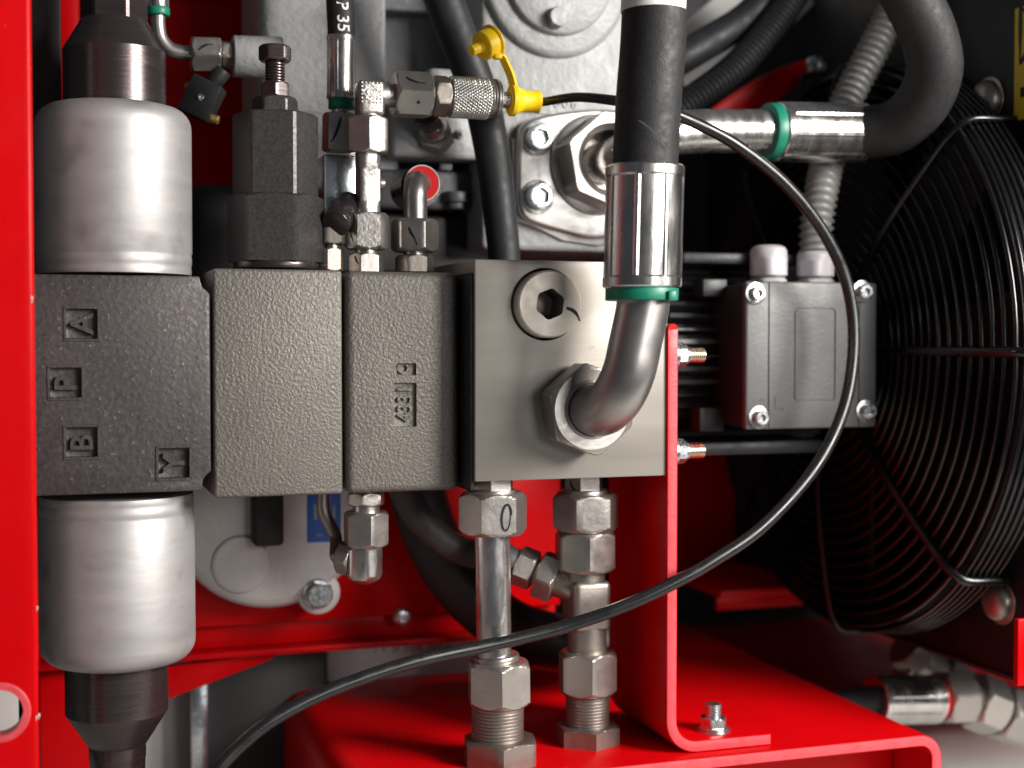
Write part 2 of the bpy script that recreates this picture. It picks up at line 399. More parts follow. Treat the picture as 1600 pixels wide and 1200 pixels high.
# ================================================================ red machine frame, left
t = thing('frame_post', 'bright red sheet-metal post along the left edge with an oval hole near the bottom', 'frame post', K(0, 1200, -60))
zt, zb = 900, -900
xe = K(55, 600, -60).x
b = B(); box(b, (xe-520, -60, zb), (xe, -30, zt), 7, 3)
hc = K(-2, 1114, -60); cc = B()
lathe(cc, hc+Vector((0, -40, 0)), Y_, [(0, 34), (120, 34)], 40)
b = cut(b, [cc]); obj('face_sheet', b, 'red', t)
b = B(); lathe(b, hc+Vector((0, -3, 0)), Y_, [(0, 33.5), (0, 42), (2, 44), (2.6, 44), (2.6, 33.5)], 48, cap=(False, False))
obj('hole_rim', b, 'red_lit_edge', t)
b = B(); box(b, (xe-300, 40, zb), (xe-30, 60, zt)); obj('inner_sheet', b, 'grey_light', t)
for px, py, hh in ((49.5, 468, 5), (58, 951, 3), (61, 1119, 4), (57, 1122, 3)):
    b = B(); q = K(px, py, -60.2); ribbon(b, [q+Vector((-.5, 0, hh)), q+Vector((.7, 0, 2)), q+Vector((-.3, 0, -hh))], 2.0, -Y_, .4); obj('paint_chip', b, 'white', t)
b = B(); box(b, (K(45, 200, 330).x, 330, -80), (K(97, 200, 330).x, 420, 900), 4); obj('side_channel', b, 'brown', t)
# frame behind the valve, top left
t = thing('rear_frame', 'dark red frame panel behind the black upper end of the solenoid valve', 'frame panel', K(240, 300, 860))
b = B(); box(b, (K(80, 100, 860).x, 860, -60), (K(440, 100, 860).x, 880, 900), 3); obj('sheet', b, 'red', t)
b = B(); box(b, (K(92, 100, 780).x, 780, -60), (K(124, 100, 780).x, 859, 900), 6); obj('edge_fold', b, 'red', t)
b = B(); box(b, (K(240, 30, 820).x, 800, 470), (K(440, 30, 820).x, 858, 700), 4); obj('cross_member', b, 'red', t)
b = B(); P0, P1 = K(296, 285, 500), K(395, 460, 500)
box(b, (P0.x, 500, P1.z-400), (P1.x, 560, P0.z), 22, 3)
obj('charcoal_housing', b, 'slab', label='charcoal housing with rounded corner between upper solenoid and black cartridge', cat='housing')

# ================================================================ directional valve (far left of the stack)
t = thing('directional_valve', 'dark cast-iron solenoid valve with two silver coils beside the red post', 'hydraulic valve', K(181, 772, 110))
YV = 70
zt, zb = K(190, 430, YV).z, K(190, 771, YV).z
xl, xr = K(40, 600, YV).x, K(329, 600, YV).x
poly = [(xl, zt), (xr-16, zt), (xr-14, zt-10), (xr-11, zt-18), (xr-5, zt-23), (xr, zt-27), (xr, zb+30), (xr-6, zb+26), (xr-12, zb+19), (xr-14, zb+8), (xr-15, zb), (xl, zb)]
b = B(); prism(b, [Vector((x, YV, z)) for x, z in poly], (0, 230, 0), 3, 2)
cs = []; spots = [('A', 127.5, 506), ('P', 102.5, 598), ('B', 127.5, 691), ('Y', 271.5, 723.5)]
for ch, px, py in spots:
    c = B(); P = K(px, py, YV); s = sc(P)*23.5
    box(c, (P.x-s, YV-20, P.z-s), (P.x+s, YV+8, P.z+s), 3.5, 2); cs.append(c)
b = cut(b, cs); body = obj('valve_body', b, 'cast_dark', t, ang=40)
for ch, px, py in spots:
    b = B(); P = K(px, py, YV); text(b, ch, 46, (P.x, YV+4, P.z), Z_, -X_, 4.6, 1, .02); obj('cast_letter', b, 'cast_dark', body, label='raised letter '+ch+' in a square recess')
    b = B(); s = sc(P)*23.5
    for sx, sz, ex, ez in ((0, 1, s+4, 2), (0, -1, s+4, 2), (1, 0, 2, s-.05), (-1, 0, 2, s-.05)):
        box(b, (P.x+sx*(s+2)-ex, YV-1.6, P.z+sz*(s+2)-ez), (P.x+sx*(s+2)+ex, YV+1, P.z+sz*(s+2)+ez), .7, 1)
    obj('recess_border', b, 'cast_dark', body)
YA = 196
def coil(sgn, pyb, pye, px):
    f = chk(px, YA); P = f(pyb); s = sc(P); r = 118*s; L = abs(f(pye).z-P.z)
    b = B(); sh = 34
    prof = [(0, r-4), (0, r-2), (6, r-1), (9, r-1.7), (15, r-1.7), (18, r-.6), (26, r-.6), (29, r-1.2), (33, r-1.2), (36, r)]
    prof += [(L-sh+sh*math.sin(R_(a)), r-sh*(1-math.cos(R_(a)))) for a in (0, 12, 25, 38, 52, 66, 80, 90)]
    prof += [(L, r*.66), (L, 40)]
    lathe(b, P, Z_*sgn, prof, 72)
    return obj('solenoid_coil', b, 'coil', t, ang=40), P+Z_*sgn*L
cu, top = coil(1, 430, 168, 181)
cl, bot = coil(-1, 771, 1032, 181)
f = chk(183, YA)
s = sc(top)
b = B(); P = Vector((f(0).x, YA, top.z)); L = abs(f(80).z-P.z)
lathe(b, P, Z_, [(0, 78*s), (L-2, 78*s), (L, 77*s), (L+48, 50*s)], 56); pt = obj('pole_tube', b, 'blackox', t, ang=20)
b = B(); hexn(b, P+Z_*(L+47), P+Z_*(L+160), 45*s, camang(P)-R_(6), (0, 1)); obj('hexagon_end', b, 'blackox', pt, ang=20)
f = chk(178, YA)
b = B(); P = Vector((f(0).x, YA, bot.z)); L = abs(f(1112).z-P.z)
lathe(b, P, -Z_, [(0, 79*s), (L-2, 79*s), (L, 78*s), (L+52, 46*s), (L+54, 44*s)], 56); pt = obj('pole_tube', b, 'blackox', t, ang=20)
b = B(); lathe(b, P, -Z_, [(L+52, 44*s), (L+75, 44*s), (L+77, 43*s), (L+190, 40*s)], 48); obj('end_stub', b, 'blackox', pt)

# ================================================================ middle sandwich module with black cartridge
t = thing('sandwich_module', 'plain grey cast-iron valve module with a tall black cartridge on top', 'hydraulic valve', K(435, 770, 90))
P0, P1 = K(332, 419, 70), K(536, 772, 70)
b = B(); box(b, (P0.x, 70, P1.z), (P1.x, 270, P0.z), 6, 3); body = obj('module_body', b, 'cast', t, ang=40)
f = chk(432, 158); P = f(405); s = sc(P); ph = camang(P)-R_(4)
p_cyl('seal_collar', 'blackox', t, f(421), f(409), 66, 2)
b = B(); hexn(b, f(410), f(306), 65*s, ph, (0, 1), k=2.2); ca = obj('cartridge_hexagon', b, 'blackox_grain', t, ang=20)
b = B(); q0, q1 = f(308), f(180); L = (q1-q0).length
def rfl(th, tt, r):
    d = (th-ph+PI/6) % (PI/3)-PI/6
    return min(r, 58.5*s/math.cos(d)) if tt < L-.01 else min(r, 57*s/math.cos(d))
lathe(b, q0, Z_, [(0, 68*s), (L-9, 68*s), (L-3, 66*s), (L, 61*s)], 72, rfl); obj('cartridge_sleeve', b, 'blackox_grain', t, ang=20)
p_hex('cartridge_cap', 'blackox_grain', t, f(181), f(153), 31, ph+R_(4), (0, 1))
p_hex('lock_nut', 'blackox', t, f(154), f(130), 21, ph+R_(38))
sw = p_thr('adjusting_screw', 'blackox', t, f(131), f(94), 15.5, 4.2, 1.6)
p_hex('screw_head', 'blackox', sw, f(97), f(72), 22.5, ph+R_(10), (1, 1))

# ================================================================ lettered sandwich module
t = thing('sandwich_module', 'grey cast-iron valve module marked 4331 with fittings above and below', 'hydraulic valve', K(632, 766, 90))
YS = 65
P0, P1 = K(541, 423, YS), K(718, 766, YS)
b = B(); box(b, (P0.x, YS, P1.z), (P1.x, 258, P0.z), 13, 4)
cs = []
for px, py, hw, hh in ((633, 632.5, 18.5, 34.5), (635, 577, 16, 9.5)):
    c = B(); P = K(px, py, YS); s = sc(P); box(c, (P.x-hw*s, YS-30, P.z-hh*s), (P.x+hw*s, YS+7, P.z+hh*s), 2, 2); cs.append(c)
b = cut(b, cs); body = obj('module_body', b, 'cast', t, ang=40)
b = B(); P = K(633, 633, YS); text(b, '4331', 29, (P.x, YS+5.4, P.z), Z_, -X_*1.2, 2.9, 1.05, .012); obj('cast_number', b, 'cast', body, label='raised number 4331 in a rectangular recess')
b = B(); P = K(632, 577, YS); text(b, 'C', 23, (P.x-2, YS+5.4, P.z), Z_, -X_*1.2, 2.9, 1, .012); obj('cast_letter', b, 'cast', body)
b = B(); box(b, (P1.x-8, 110, P1.z+18), (K(741, 600, 0).x-1, 235, P0.z-22), 4); obj('mating_flange', b, 'blackox', t)
xa, xb_ = K(722, 600, YS).x, K(742, 600, 0).x-1.2
b = B(); box(b, (xa, 9, P1.z+4), (xb_, 236, P0.z-3), 3); obj('dark_gap_plate', b, 'rubber_far', t)  # black plate added where the manifold's shaded side shows as a dark strip

# ================================================================ manifold block
t = thing('manifold_block', 'smooth machined steel manifold block with a round socket plug', 'manifold block', K(890, 745, 120))
P0, P1 = K(742, 405, 0), K(1042, 743, 0)
b = B(); box(b, (P0.x, 0, P1.z), (P1.x, 260, P0.z), 2.2, 2)
pl = K(860, 475, -24); pl.y = 0; s = sc(pl); cc = B(); lathe(cc, pl-Y_*20, Y_, [(0, 57*s), (92, 57*s)], 64)
b = cut(b, [cc]); obj('block_body', b, 'block', t, ang=40)
b = B(); r = 52.5*s
hx = lambda th, tt, rr: rr if rr > 30*s or rr < 20*s else min(22*s/math.cos((th+R_(8)+PI/6) % (PI/3)-PI/6), 24.2*s)
pc = Vector((pl.x, 60, pl.z))
lathe(b, pc, -Y_, [(0, r), (80, r), (82.5, r-.8), (84, r-3), (84, 31*s), (83.7, 28*s), (80, 28*s)], 60, hx, (True, False)); pg = obj('socket_plug', b, 'plug', t, ang=28)
b = B(); lathe(b, pc, -Y_, [(80, 28*s), (24, 28*s), (20, 12*s), (20, 1)], 60, hx, (False, True)); obj('hexagon_socket', b, 'fit_dark', pg, ang=28)  # darker metal inside stands in for shade in the deep socket
b = B(); P = K(878, 478, -16); Q = K(892, 481, -16.2)
ribbon(b, [K(885, 481, -24.2), K(895, 485, -24.2), K(902, 492, -24.2), K(906, 502, -24.2)], 6, -Y_, .4); obj('paint_mark', b, 'ink', pg)
b = B(); P = K(952, 484, 0); text(b, '7', 14, (P.x, -.1, P.z), X_, Z_, .3); obj('stamped_mark', b, 'fit_dark', t)
b = B(); ribbon(b, [K(922, 546, -.2), K(926, 541, -.2), K(929, 545, -.2)], 1.6, -Y_, .3); obj('scribe_mark', b, 'fit_dark', t)

# ================================================================ big hose with elbow on the manifold
t = thing('pressure_hose', 'thick black hydraulic hose with silver ferrule and elbow screwed to the manifold', 'hydraulic hose', K(905, 640, 0))
n1 = K(926, 640, -58); s = sc(n1); n0 = Vector((n1.x, 2, n1.z))
b = B(); cyl(b, n0, n0-Y_*12, 64*s, 48, 2); obj('seal_collar', b, 'fit_dark', t)
b = B(); hexn(b, n0-Y_*11, n1, 65*s, R_(-51), (1, 1), k=2.6); nut = obj('union_nut', b, 'fit', t, ang=20)
b = B(); torus(b, n1-Y_*.5, Y_, 43.5*s, 3.2, 56, 8); obj('nut_lip', b, 'fit', nut)
e1 = K(1001, 480, -150)
bend = [n1+Y_*30, n1-Y_*6, n1+Vector((4, -42, 3)), n1+Vector((13, -76, 26)), n1+Vector((24, -94, 64)), n1+Vector((33, -98, 108)), Vector((e1.x, -158, e1.z))]
top1 = K(1003, 455, -160)
b = B(); tube(b, bend+[top1], 40.0*s, 40, 12); obj('elbow_pipe', b, 'pipe', t)
g0, g1 = K(1002.5, 470, -160), K(1003, 449, -160)
p_cyl('green_ring', 'green', t, g0, g1, 57, 2, 56)
b = B(); q = K(1047, 463, -215); box(b, q-Vector((5, 6, 7)), q+Vector((9, 12, 9)), 3); obj('ring_clip', b, 'green', t)
f0, f1 = K(1003, 451, -160), K(1008, 259, -166)
ferrule('ferrule', 'ferrule', t, f0, f1, 62, 8, R_(10))
h1, h2 = K(1021, 60, -172), K(1027, -90, -176)
b = B(); tube(b, [f0+(f1-f0)*.8, f1, K(1014, 150, -170), h1, h2], 51.5*sc(h1), 48, 10); obj('hose', b, 'rubber', t)
hu = (h2-h1).normalized()
b = B(); q = K(1022, 19, -173); lathe(b, q, hu, [(0, 51*s*.93), (0, 53.5*s*.93), (90, 53.5*s*.93), (90, 20)], 48); obj('silver_sleeve', b, 'white', t)
b = B(); ribbon(b, [K(998, 188, -228), K(1010, 196, -228.5), K(1024, 208, -227.5), K(1038, 222, -224), K(1044, 231, -221.5)], 1.3, Vector((-.25, -1, 0)), .2); obj('seam', b, 'ink', t)

# ================================================================ fittings between manifold and console
def nutmark(par, p, axis, ap, ph, pts, wid): return mark(par, p, axis, ap, ph, pts, wid)
T = lambda px, py: K(px, py, 56)
t = thing('tube_coupling', 'straight bright steel tube with union nuts below the manifold, nearest the viewer', 'pipe fitting', KZ(782, 1190, ZT))
ca_ = camang(T(775, 900))
p_hex('adapter', 'fit', t, T(771, 768), T(771, 746), 29, ca_+R_(25), (0, 0))
p_cyl('collar', 'fit', t, T(770, 774), T(770, 764), 36, 2)
un = p_hex('union_nut', 'fit', t, T(770, 834), T(770, 768), 47, ca_+R_(12))
a_ = 47*sc(T(770, 800)); 
b = B()
nn = Vector((math.cos(ca_+R_(12)), math.sin(ca_+R_(12)), 0)); tt_ = Vector((-nn.y, nn.x, 0)); oo = T(770, 834)
ring = []
for k in range(17):
    th = 2*PI*k/16*1.12; ring.append(oo+nn*(a_+.2)+tt_*(12+9*math.cos(th)*(1-.25*k/16)+.0)+Z_*(33+21*math.sin(th)+4*math.cos(th)))
ribbon(b, ring, 4.6, nn, .35); obj('paint_mark', b, 'ink', un)
p_cyl('steel_tube', 'tube', t, T(772, 1040), T(769.5, 830), 27.5, 0, 40)
p_hex('union_nut', 'fit', t, T(780, 1100), T(779, 1032), 46, ca_+R_(-24))
p_cyl('nut_throat', 'fit', t, T(776, 1034), T(775, 1022), 36, 3)
p_thr('threaded_sleeve', 'fit_dark', t, T(777, 1160), T(778, 1096), 41, 5.0, 1.4)
p_hex('bulkhead_hexagon', 'fit_dark', t, Vector((T(781, 1190).x, 56, ZT)), Vector((T(781, 1150).x, 56, T(781, 1152).z)), 54, ca_+R_(-26), (0, 1), k=2.5)
T2 = lambda px, py: K(px, py, 114)
t = thing('tee_coupling', 'steel tee fitting with union nuts below the manifold beside the red bracket', 'pipe fitting', KZ(917, 1165, ZT))
ca_ = camang(T2(915, 900))
ad = p_hex('adapter', 'fit', t, T2(912, 772), T2(912, 744), 27, ca_+R_(22), (0, 0))
nutmark(ad, T2(912, 772), Z_, 27*sc(T2(912, 760)), ca_+R_(22)-PI/3, [(-6, 26), (-2, 16), (4, 10), (6, 4)], 4)
p_cyl('collar', 'fit', t, T2(913, 776), T2(913, 764), 36, 2)
p_hex('union_nut', 'fit', t, T2(915, 828), T2(915, 770), 46.5, ca_+R_(14))
p_hex('swivel_nut', 'fit', t, T2(914, 891), T2(914, 829), 43.5, ca_+R_(-18))
b = B(); cyl(b, T2(918, 1022), T2(914, 888), 30.5*sc(T2(916, 950)), 40)
mid = T2(916, 925); s = sc(mid)
box(b, mid+Vector((-35, -36, -66)), mid+Vector((35, 36, 24)), 11, 4)
obj('tee_body', b, 'fit_dark', t)
bd = Vector((-.72, .42, .30)).normalized(); br0 = mid+Vector((0, 0, 0))
b = B(); cyl(b, br0+bd*10, br0+bd*62, 25*s, 32, 2); obj('branch_collar', b, 'fit_dark', t)
b = B(); hexn(b, br0+bd*56, br0+bd*92, 35*s, .5, (1, 1), k=1.6); obj('branch_nut', b, 'fit', t, ang=20)
b = B(); hexn(b, br0+bd*98, br0+bd*134, 28*s, .2, (1, 1), k=1.4); cyl(b, br0+bd*88, br0+bd*150, 19*s, 28); obj('branch_adapter', b, 'forge', t, ang=20)
brE = br0+bd*150
p_hex('union_nut', 'fit', t, T2(918, 1082), T2(918, 1016), 42, ca_+R_(-20))
p_thr('threaded_sleeve', 'fit_dark', t, T2(918, 1140), T2(918, 1080), 34.5, 4.8, 1.3)
p_hex('bulkhead_hexagon', 'fit_dark', t, Vector((T2(918, 1165).x, 114, ZT)), Vector((T2(918, 1130).x, 114, T2(918, 1131).z)), 45, ca_+R_(-14), (0, 1), k=2.5)
b = B(); tube(b, [brE-bd*14, brE+bd*16, K(742, 866, 330), K(700, 850, 345), K(660, 815, 350), K(632, 770, 350), K(615, 715, 350)], 23*s*1.05, 24, 10)
obj('grey_hose', b, 'rubber_grey', label='grey rubber hose curving down to the tee fitting branch', cat='hydraulic hose')
b = B(); tube(b, [K(640, 700, 400), K(655, 780, 400), K(680, 850, 400), K(725, 920, 395), K(790, 975, 380), K(860, 1000, 370), K(930, 1005, 380), K(1010, 985, 420)], 44*sc(K(700, 850, 400)), 28, 10)
obj('black_hose', b, 'rubber_far', label='thick black hose running low behind the bright steel tube', cat='hydraulic hose')

# ================================================================ red bracket on the console
t = thing('mounting_bracket', 'red L-shaped sheet bracket standing on the console at the right of the manifold', 'bracket', KZ(1060, 1170, ZT))
xb = K(1051, 700, -6).x; th = 19.5
zt = K(1048, 514, -6).z
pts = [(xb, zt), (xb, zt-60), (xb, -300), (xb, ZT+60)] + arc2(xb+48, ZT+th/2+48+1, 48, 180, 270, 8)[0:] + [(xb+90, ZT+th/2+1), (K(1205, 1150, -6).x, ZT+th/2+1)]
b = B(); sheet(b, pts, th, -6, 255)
obj('bent_sheet', b, ['red', 'red_lit_edge'], t)
b = B(); lathe(b, Vector((xb, -6.1+1, zt-.5)), Y_, [(0, th/2-1), (1.2, th/2), (250, th/2)], 24); obj('rounded_top', b, 'red', t)
def xbolt(px, py, Yb, label):
    P = K(px, py, Yb); x0 = xb+th/2; q = Vector((x0, Yb, P.z)); s = sc(q)
    tt = thing('bracket_bolt', label, 'bolt', q, 'bolts through the red bracket')
    b = B(); cyl(b, q, q+X_*4, 24*s, 36, 1); obj('washer', b, 'screw', tt)
    b = B(); cyl(b, q+X_*4, q+X_*9, 22*s, 36, 1.5); hexn(b, q+X_*8, q+X_*26, 17.5*s, R_(-60), (0, 1)); cyl(b, q+X_*25, q+X_*31, 15*s, 28, 2); obj('lock_nut', b, 'screw', tt, ang=24)
    b = B(); thread(b, q+X_*28, q+X_*62, 11.5*s, 3.4*s, 1.1*s); obj('stud', b, 'stud', tt)
xbolt(1070, 555, 24, 'upper zinc bolt with nut sticking out right of the red bracket')
xbolt(1070, 705, 24, 'lower zinc bolt with nut sticking out right of the red bracket')
q = KZ(1114, 1142, ZT+th); s = sc(q)
tt = thing('foot_bolt', 'zinc bolt and nut clamping the bracket foot onto the red console', 'bolt', q)
b = B(); cyl(b, q, q+Z_*4, 27*s, 36, 1); obj('washer', b, 'screw', tt)
b = B(); cyl(b, q+Z_*4, q+Z_*9, 24*s, 36, 1.5); hexn(b, q+Z_*8, q+Z_*26, 19.5*s, camang(q)+R_(24), (0, 1)); obj('lock_nut', b, 'screw', tt, ang=24)
b = B(); thread(b, q+Z_*25, q+Z_*49, 13*s, 3.6*s, 1.1*s); obj('stud', b, 'screw', tt)

# ================================================================ red console
t = thing('red_console', 'bright red folded sheet-metal console under the steel couplings', 'console', Vector((1000, 300, ZT-284)))
xl, xr = 448, KZ(1470, 1150, ZT).x+12
y0 = KZ(1140, 1180, ZT).y; th = 20; rr = 44
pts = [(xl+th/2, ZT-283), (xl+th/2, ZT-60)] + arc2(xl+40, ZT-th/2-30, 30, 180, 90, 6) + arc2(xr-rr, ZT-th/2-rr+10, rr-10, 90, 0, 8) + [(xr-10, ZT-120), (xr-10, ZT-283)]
b = B(); sheet(b, pts, th, y0, 690); obj('folded_top', b, ['red', 'red_lit_edge'], t)
b = B(); box(b, (1010, 690.5, ZT-60), (xr-20, 1010, ZT-1), 3); obj('rear_extension', b, 'red', t)
b = B(); box(b, (xl+th+2, y0+120, ZT-283), (xr-th-4, y0+135, ZT-th-1)); obj('inner_panel', b, 'red', t)
# ================================================================ test-point fitting with knurled coupling (on the lettered module)
YT = 146
T = lambda px, py: K(px, py, YT)
t = thing('test_point_fitting', 'stacked union fitting with elbow and knurled coupling above the lettered module', 'pipe fitting', T(574, 422))
c0 = camang(T(572, 300))
ad = p_hex('adapter', 'fit', t, T(573, 425), T(573, 396), 24, c0+R_(12), (0, 1))
nutmark(ad, T(573, 425), Z_, 24*sc(T(573, 410)), c0+R_(12)-PI/3, [(0, 26), (3, 18), (9, 12)], 4)
p_cyl('collar', 'fit', t, T(573, 398), T(573, 386), 18)
un = p_hex('union_nut', 'forge', t, T(573, 390), T(573, 333), 30.5, c0+R_(6))
nutmark(un, T(573, 390), Z_, 30.5*sc(T(573, 360)), c0+R_(6)-PI/3, [(-2, 34), (1, 24), (6, 14), (9, 8)], 3.5)
b = B(); P0, P1 = T(575, 336), T(575, 236); s = sc(P0); ph = c0+R_(18)
lathe(b, P0, Z_, [(0, 20*s), (20, 20*s), (24, 22*s), (74, 22*s), (78, 20*s), ((P1-P0).length, 20*s)], 48,
      lambda th, q, r: min(r, (16.8*s if 22 < q < 76 else 18.4*s)/math.cos((th-ph+PI/4) % (PI/2)-PI/4))); obj('fitting_body', b, 'forge', t, ang=24)
p_cyl('side_boss', 'forge', t, T(588, 287), T(601, 287), 9, 2, 20)
p_hex('union_nut', 'fit', t, T(574, 241), T(574, 184), 31, c0+R_(34))
b = B(); e0, e1, e2 = T(577, 190), T(577, 150), T(622, 149)
tube(b, [T(577, 192), T(577, 178), T(577, 165)], 20*s, 28, 6)
tube(b, [T(578, 149), T(600, 149), T(624, 149)], lambda f_, l: (21-3*f_)*s, 28, 6)
box(b, T(557, 183)+Vector((0, -21*s, 0)), T(598, 128)+Vector((0, 21*s, 0)), 9, 4)
el = obj('elbow', b, 'forge', t, ang=50)
# raised grid-and-diamond emblem on the elbow
b = B(); E = T(576, 148)+Vector((0, -21.4*s, 0)); un_ = s*1.0
for i in range(6):
    for j in range(6):
        x, z = (i-2.5)*5.9, (j-2.5)*5.9
        if abs(x)+abs(z) > 17.5: box(b, E+Vector((x-1.6, -1.2, z-1.6))*un_, E+Vector((x+1.6, 2, z+1.6))*un_, .5, 1)
dm = [Vector((0, 0, 14)), Vector((14, 0, 0)), Vector((0, 0, -14)), Vector((-14, 0, 0))]
for k in range(4): ribbon(b, [E+dm[k]*un_, E+(dm[k]+dm[(k+1) % 4])*.5*un_, E+dm[(k+1) % 4]*un_], 2.6*1.4, -Y_, 1.4)
ribbon(b, [E+Vector((6*math.cos(a), 0, 6*math.sin(a)))*un_ for a in [R_(x) for x in range(40, 330, 28)]], 3.4, -Y_, 1.4)
obj('embossed_emblem', b, 'forge', el)
z149 = T(660, 149).z
TX = lambda px: Vector((T(px, 149).x, YT, z149))
hn = p_hex('swivel_nut', 'fit', t, TX(614), TX(672), 33, R_(150), (1, 1))
a33 = 33*sc(T(643, 148))
nutmark(hn, TX(614), X_, a33, R_(150), [(-7, 16), (-1, 24), (3, 36), (4, 48)], 4.5)
nutmark(hn, TX(614), X_, a33, R_(210), [(-2, 34), (0, 37), (2, 38)], 6)
p_hex('lock_nut', 'fit_dark', t, TX(675), TX(701), 28.5, R_(-62), (1, 1))
p_cyl('neck', 'fit_dark', t, TX(668), TX(704), 20)
kn0, kn1 = TX(701), TX(762); s = sc(kn0); b = B(); L = (kn1-kn0).length; nu, nv = 160, 56
rings = []
for i in range(nv+1):
    tt = L*i/nv; ring = []
    for k in range(nu):
        th = 2*PI*k/nu
        h = abs(math.sin(20*th+tt*.36))*abs(math.sin(20*th-tt*.36))
        r = (30.2 + (2.6*h if 0 < i < nv else -1))*s
        ring.append(kn0+X_*tt+(Y_*math.cos(th)+Z_*math.sin(th))*r)
    rings.append(ring)
skin_rings(b, rings); kn = obj('knurled_sleeve', b, 'zinc', t, ang=60)
b = B(); lathe(b, kn1-X_*1, X_, [(0, 29*s), (3, 30.5*s), (5, 29.5*s), (8, 30.5*s), (10, 29.3*s), (12, 29*s), (13, 32*s), (16, 32*s), (17, 26*s), (18, 30*s), (20, 30*s), (20, 12*s), (26, 12*s), (27, 9*s), (31, 9*s), (32, 12*s), (36, 12*s), (38, 9*s), (52, 9*s)], 40); obj('coupling_end', b, 'fit', t, ang=25)

# ================================================================ black capillary line with yellow boot
t = thing('capillary_hose', 'thin glossy black hose looping from the yellow boot across the whole picture', 'hose', T(845, 149))
path = [TX(815), TX(846), K(900, 152, 84), K(960, 157, 20), K(1020, 168, -5), K(1075, 187, -5), K(1150, 226, 0), K(1230, 291, 10), K(1291, 370, 20), K(1325, 450, 25), K(1334, 540, 20), K(1318, 640, 5), K(1272, 733, -15), K(1192, 822, -35), K(1115, 876, -45),
        K(1060, 907, -45), K(980, 945, -35), K(880, 980, -15), K(770, 1007, -10), K(640, 1036, -25), K(520, 1077, -40), K(430, 1122, -55), K(372, 1168, -65), K(330, 1215, -75), K(300, 1270, -80)]
b = B(); tube(b, path, lambda f_, l: 7.5+3.6*min(1, f_*4.5), 20, 14); obj('line', b, 'nylon', t)
b = B(); y0_, y1_ = TX(796), TX(846); s = sc(y0_)
lathe(b, y0_, X_, [(0, 10*s), (0, 22*s), (2, 24.5*s), (9, 24.5*s), (13, 22*s), (22, 18*s), (26, 17.2*s), (48, 17.2*s), (50, 18*s), (54, 18*s), (55, 16.5*s), (55, 8*s)], 36); obj('yellow_boot', b, 'yellow', t, ang=28)
b = B(); hexn(b, TX(783), TX(797), 11*s, 0.2, (0, 0)); obj('end_fitting', b, 'fit', t, ang=24)
t = thing('dust_cap', 'yellow plastic dust cap hanging by its strap above the knurled coupling', 'dust cap', K(760, 90, 110))
ax = (K(724, 79, 90)-K(770, 60, 112)).normalized(); cpt = K(768, 66, 110)
b = B(); lathe(b, cpt, ax, [(0, 10), (0, 25), (1.5, 26), (22, 25), (24, 23), (24, 10), (24.5, 9.8), (47, 9), (48.5, 8), (48.5, 3)], 36); obj('cap', b, 'yellow', t, ang=28)
b = B(); lathe(b, cpt-ax*5, ax, [(0, 20), (0, 28), (2, 30), (4, 30), (6, 28), (6, 20)], 36); obj('cap_flange', b, 'yellow', t, ang=28)
b = B(); st = crom([cpt-ax*3+Vector((6, 0, -22)), K(784, 88, 118), K(790, 100, 124), K(797, 116, 132), K(802, 134, 140)], 8); rings = []
for i, p in enumerate(st):
    d = (st[min(i+1, len(st)-1)]-st[max(i-1, 0)]).normalized(); sd = Vector((.42, -.9, 0)); sd = (sd-d*sd.dot(d)).normalized(); nn = d.cross(sd)
    rings.append([p+sd*8+nn*2.2, p+sd*8-nn*2.2, p-sd*8-nn*2.2, p-sd*8+nn*2.2])
skin_rings(b, rings); obj('strap', b, 'yellow', t)
b = B(); q = cpt-ax*2+Vector((4, -14, -26)); box(b, q-Vector((6, 6, 6)), q+Vector((8, 8, 5)), 3); obj('cap_tab', b, 'yellow', t)

# ================================================================ bent fitting with red ring
T3 = lambda px, py: K(px, py, 155)
t = thing('bent_fitting', 'short steel fitting bending back into a red ring above the lettered module', 'pipe fitting', T3(649, 422))
c0 = camang(T3(649, 360))
p_hex('adapter', 'fit_dark', t, T3(648, 425), T3(648, 399), 27, c0+R_(10), (0, 1))
p_cyl('collar', 'fit', t, T3(648, 401), T3(648, 390), 18)
un = p_hex('union_nut', 'fit', t, T3(648, 394), T3(648, 343), 33, c0+R_(-6))
nutmark(un, T3(648, 394), Z_, 33*sc(T3(648, 370)), c0+R_(-6), [(-6, 40), (-3, 32), (3, 22), (8, 10)], 4.5)
s = sc(T3(649, 300)); rc = K(655, 288, 205)
b = B(); tube(b, [T3(649, 350), T3(649, 320), T3(649, 302), K(650, 288, 164), K(652, 285, 180), rc-Y_*6, rc+Y_*40], 18.5*s, 28, 8); obj('bent_tube', b, 'pipe', t)
b = B(); lathe(b, rc+Vector((0, -22, 0)), Y_, [(0, 20), (0, 29), (2, 31), (10, 31), (12, 29), (30, 29), (30, 20)], 40); rg = obj('red_ring', b, 'redcap', t)
b = B(); torus(b, rc+Vector((0, -22, 0)), Y_, 30.5, 1.1, 48, 6); obj('white_rim', b, 'white', rg)
b = B(); lathe(b, rc+Vector((2, -4, -4)), Y_, [(0, 26), (0, 36), (80, 36)], 32); obj('port_sleeve', b, 'blackox', t)

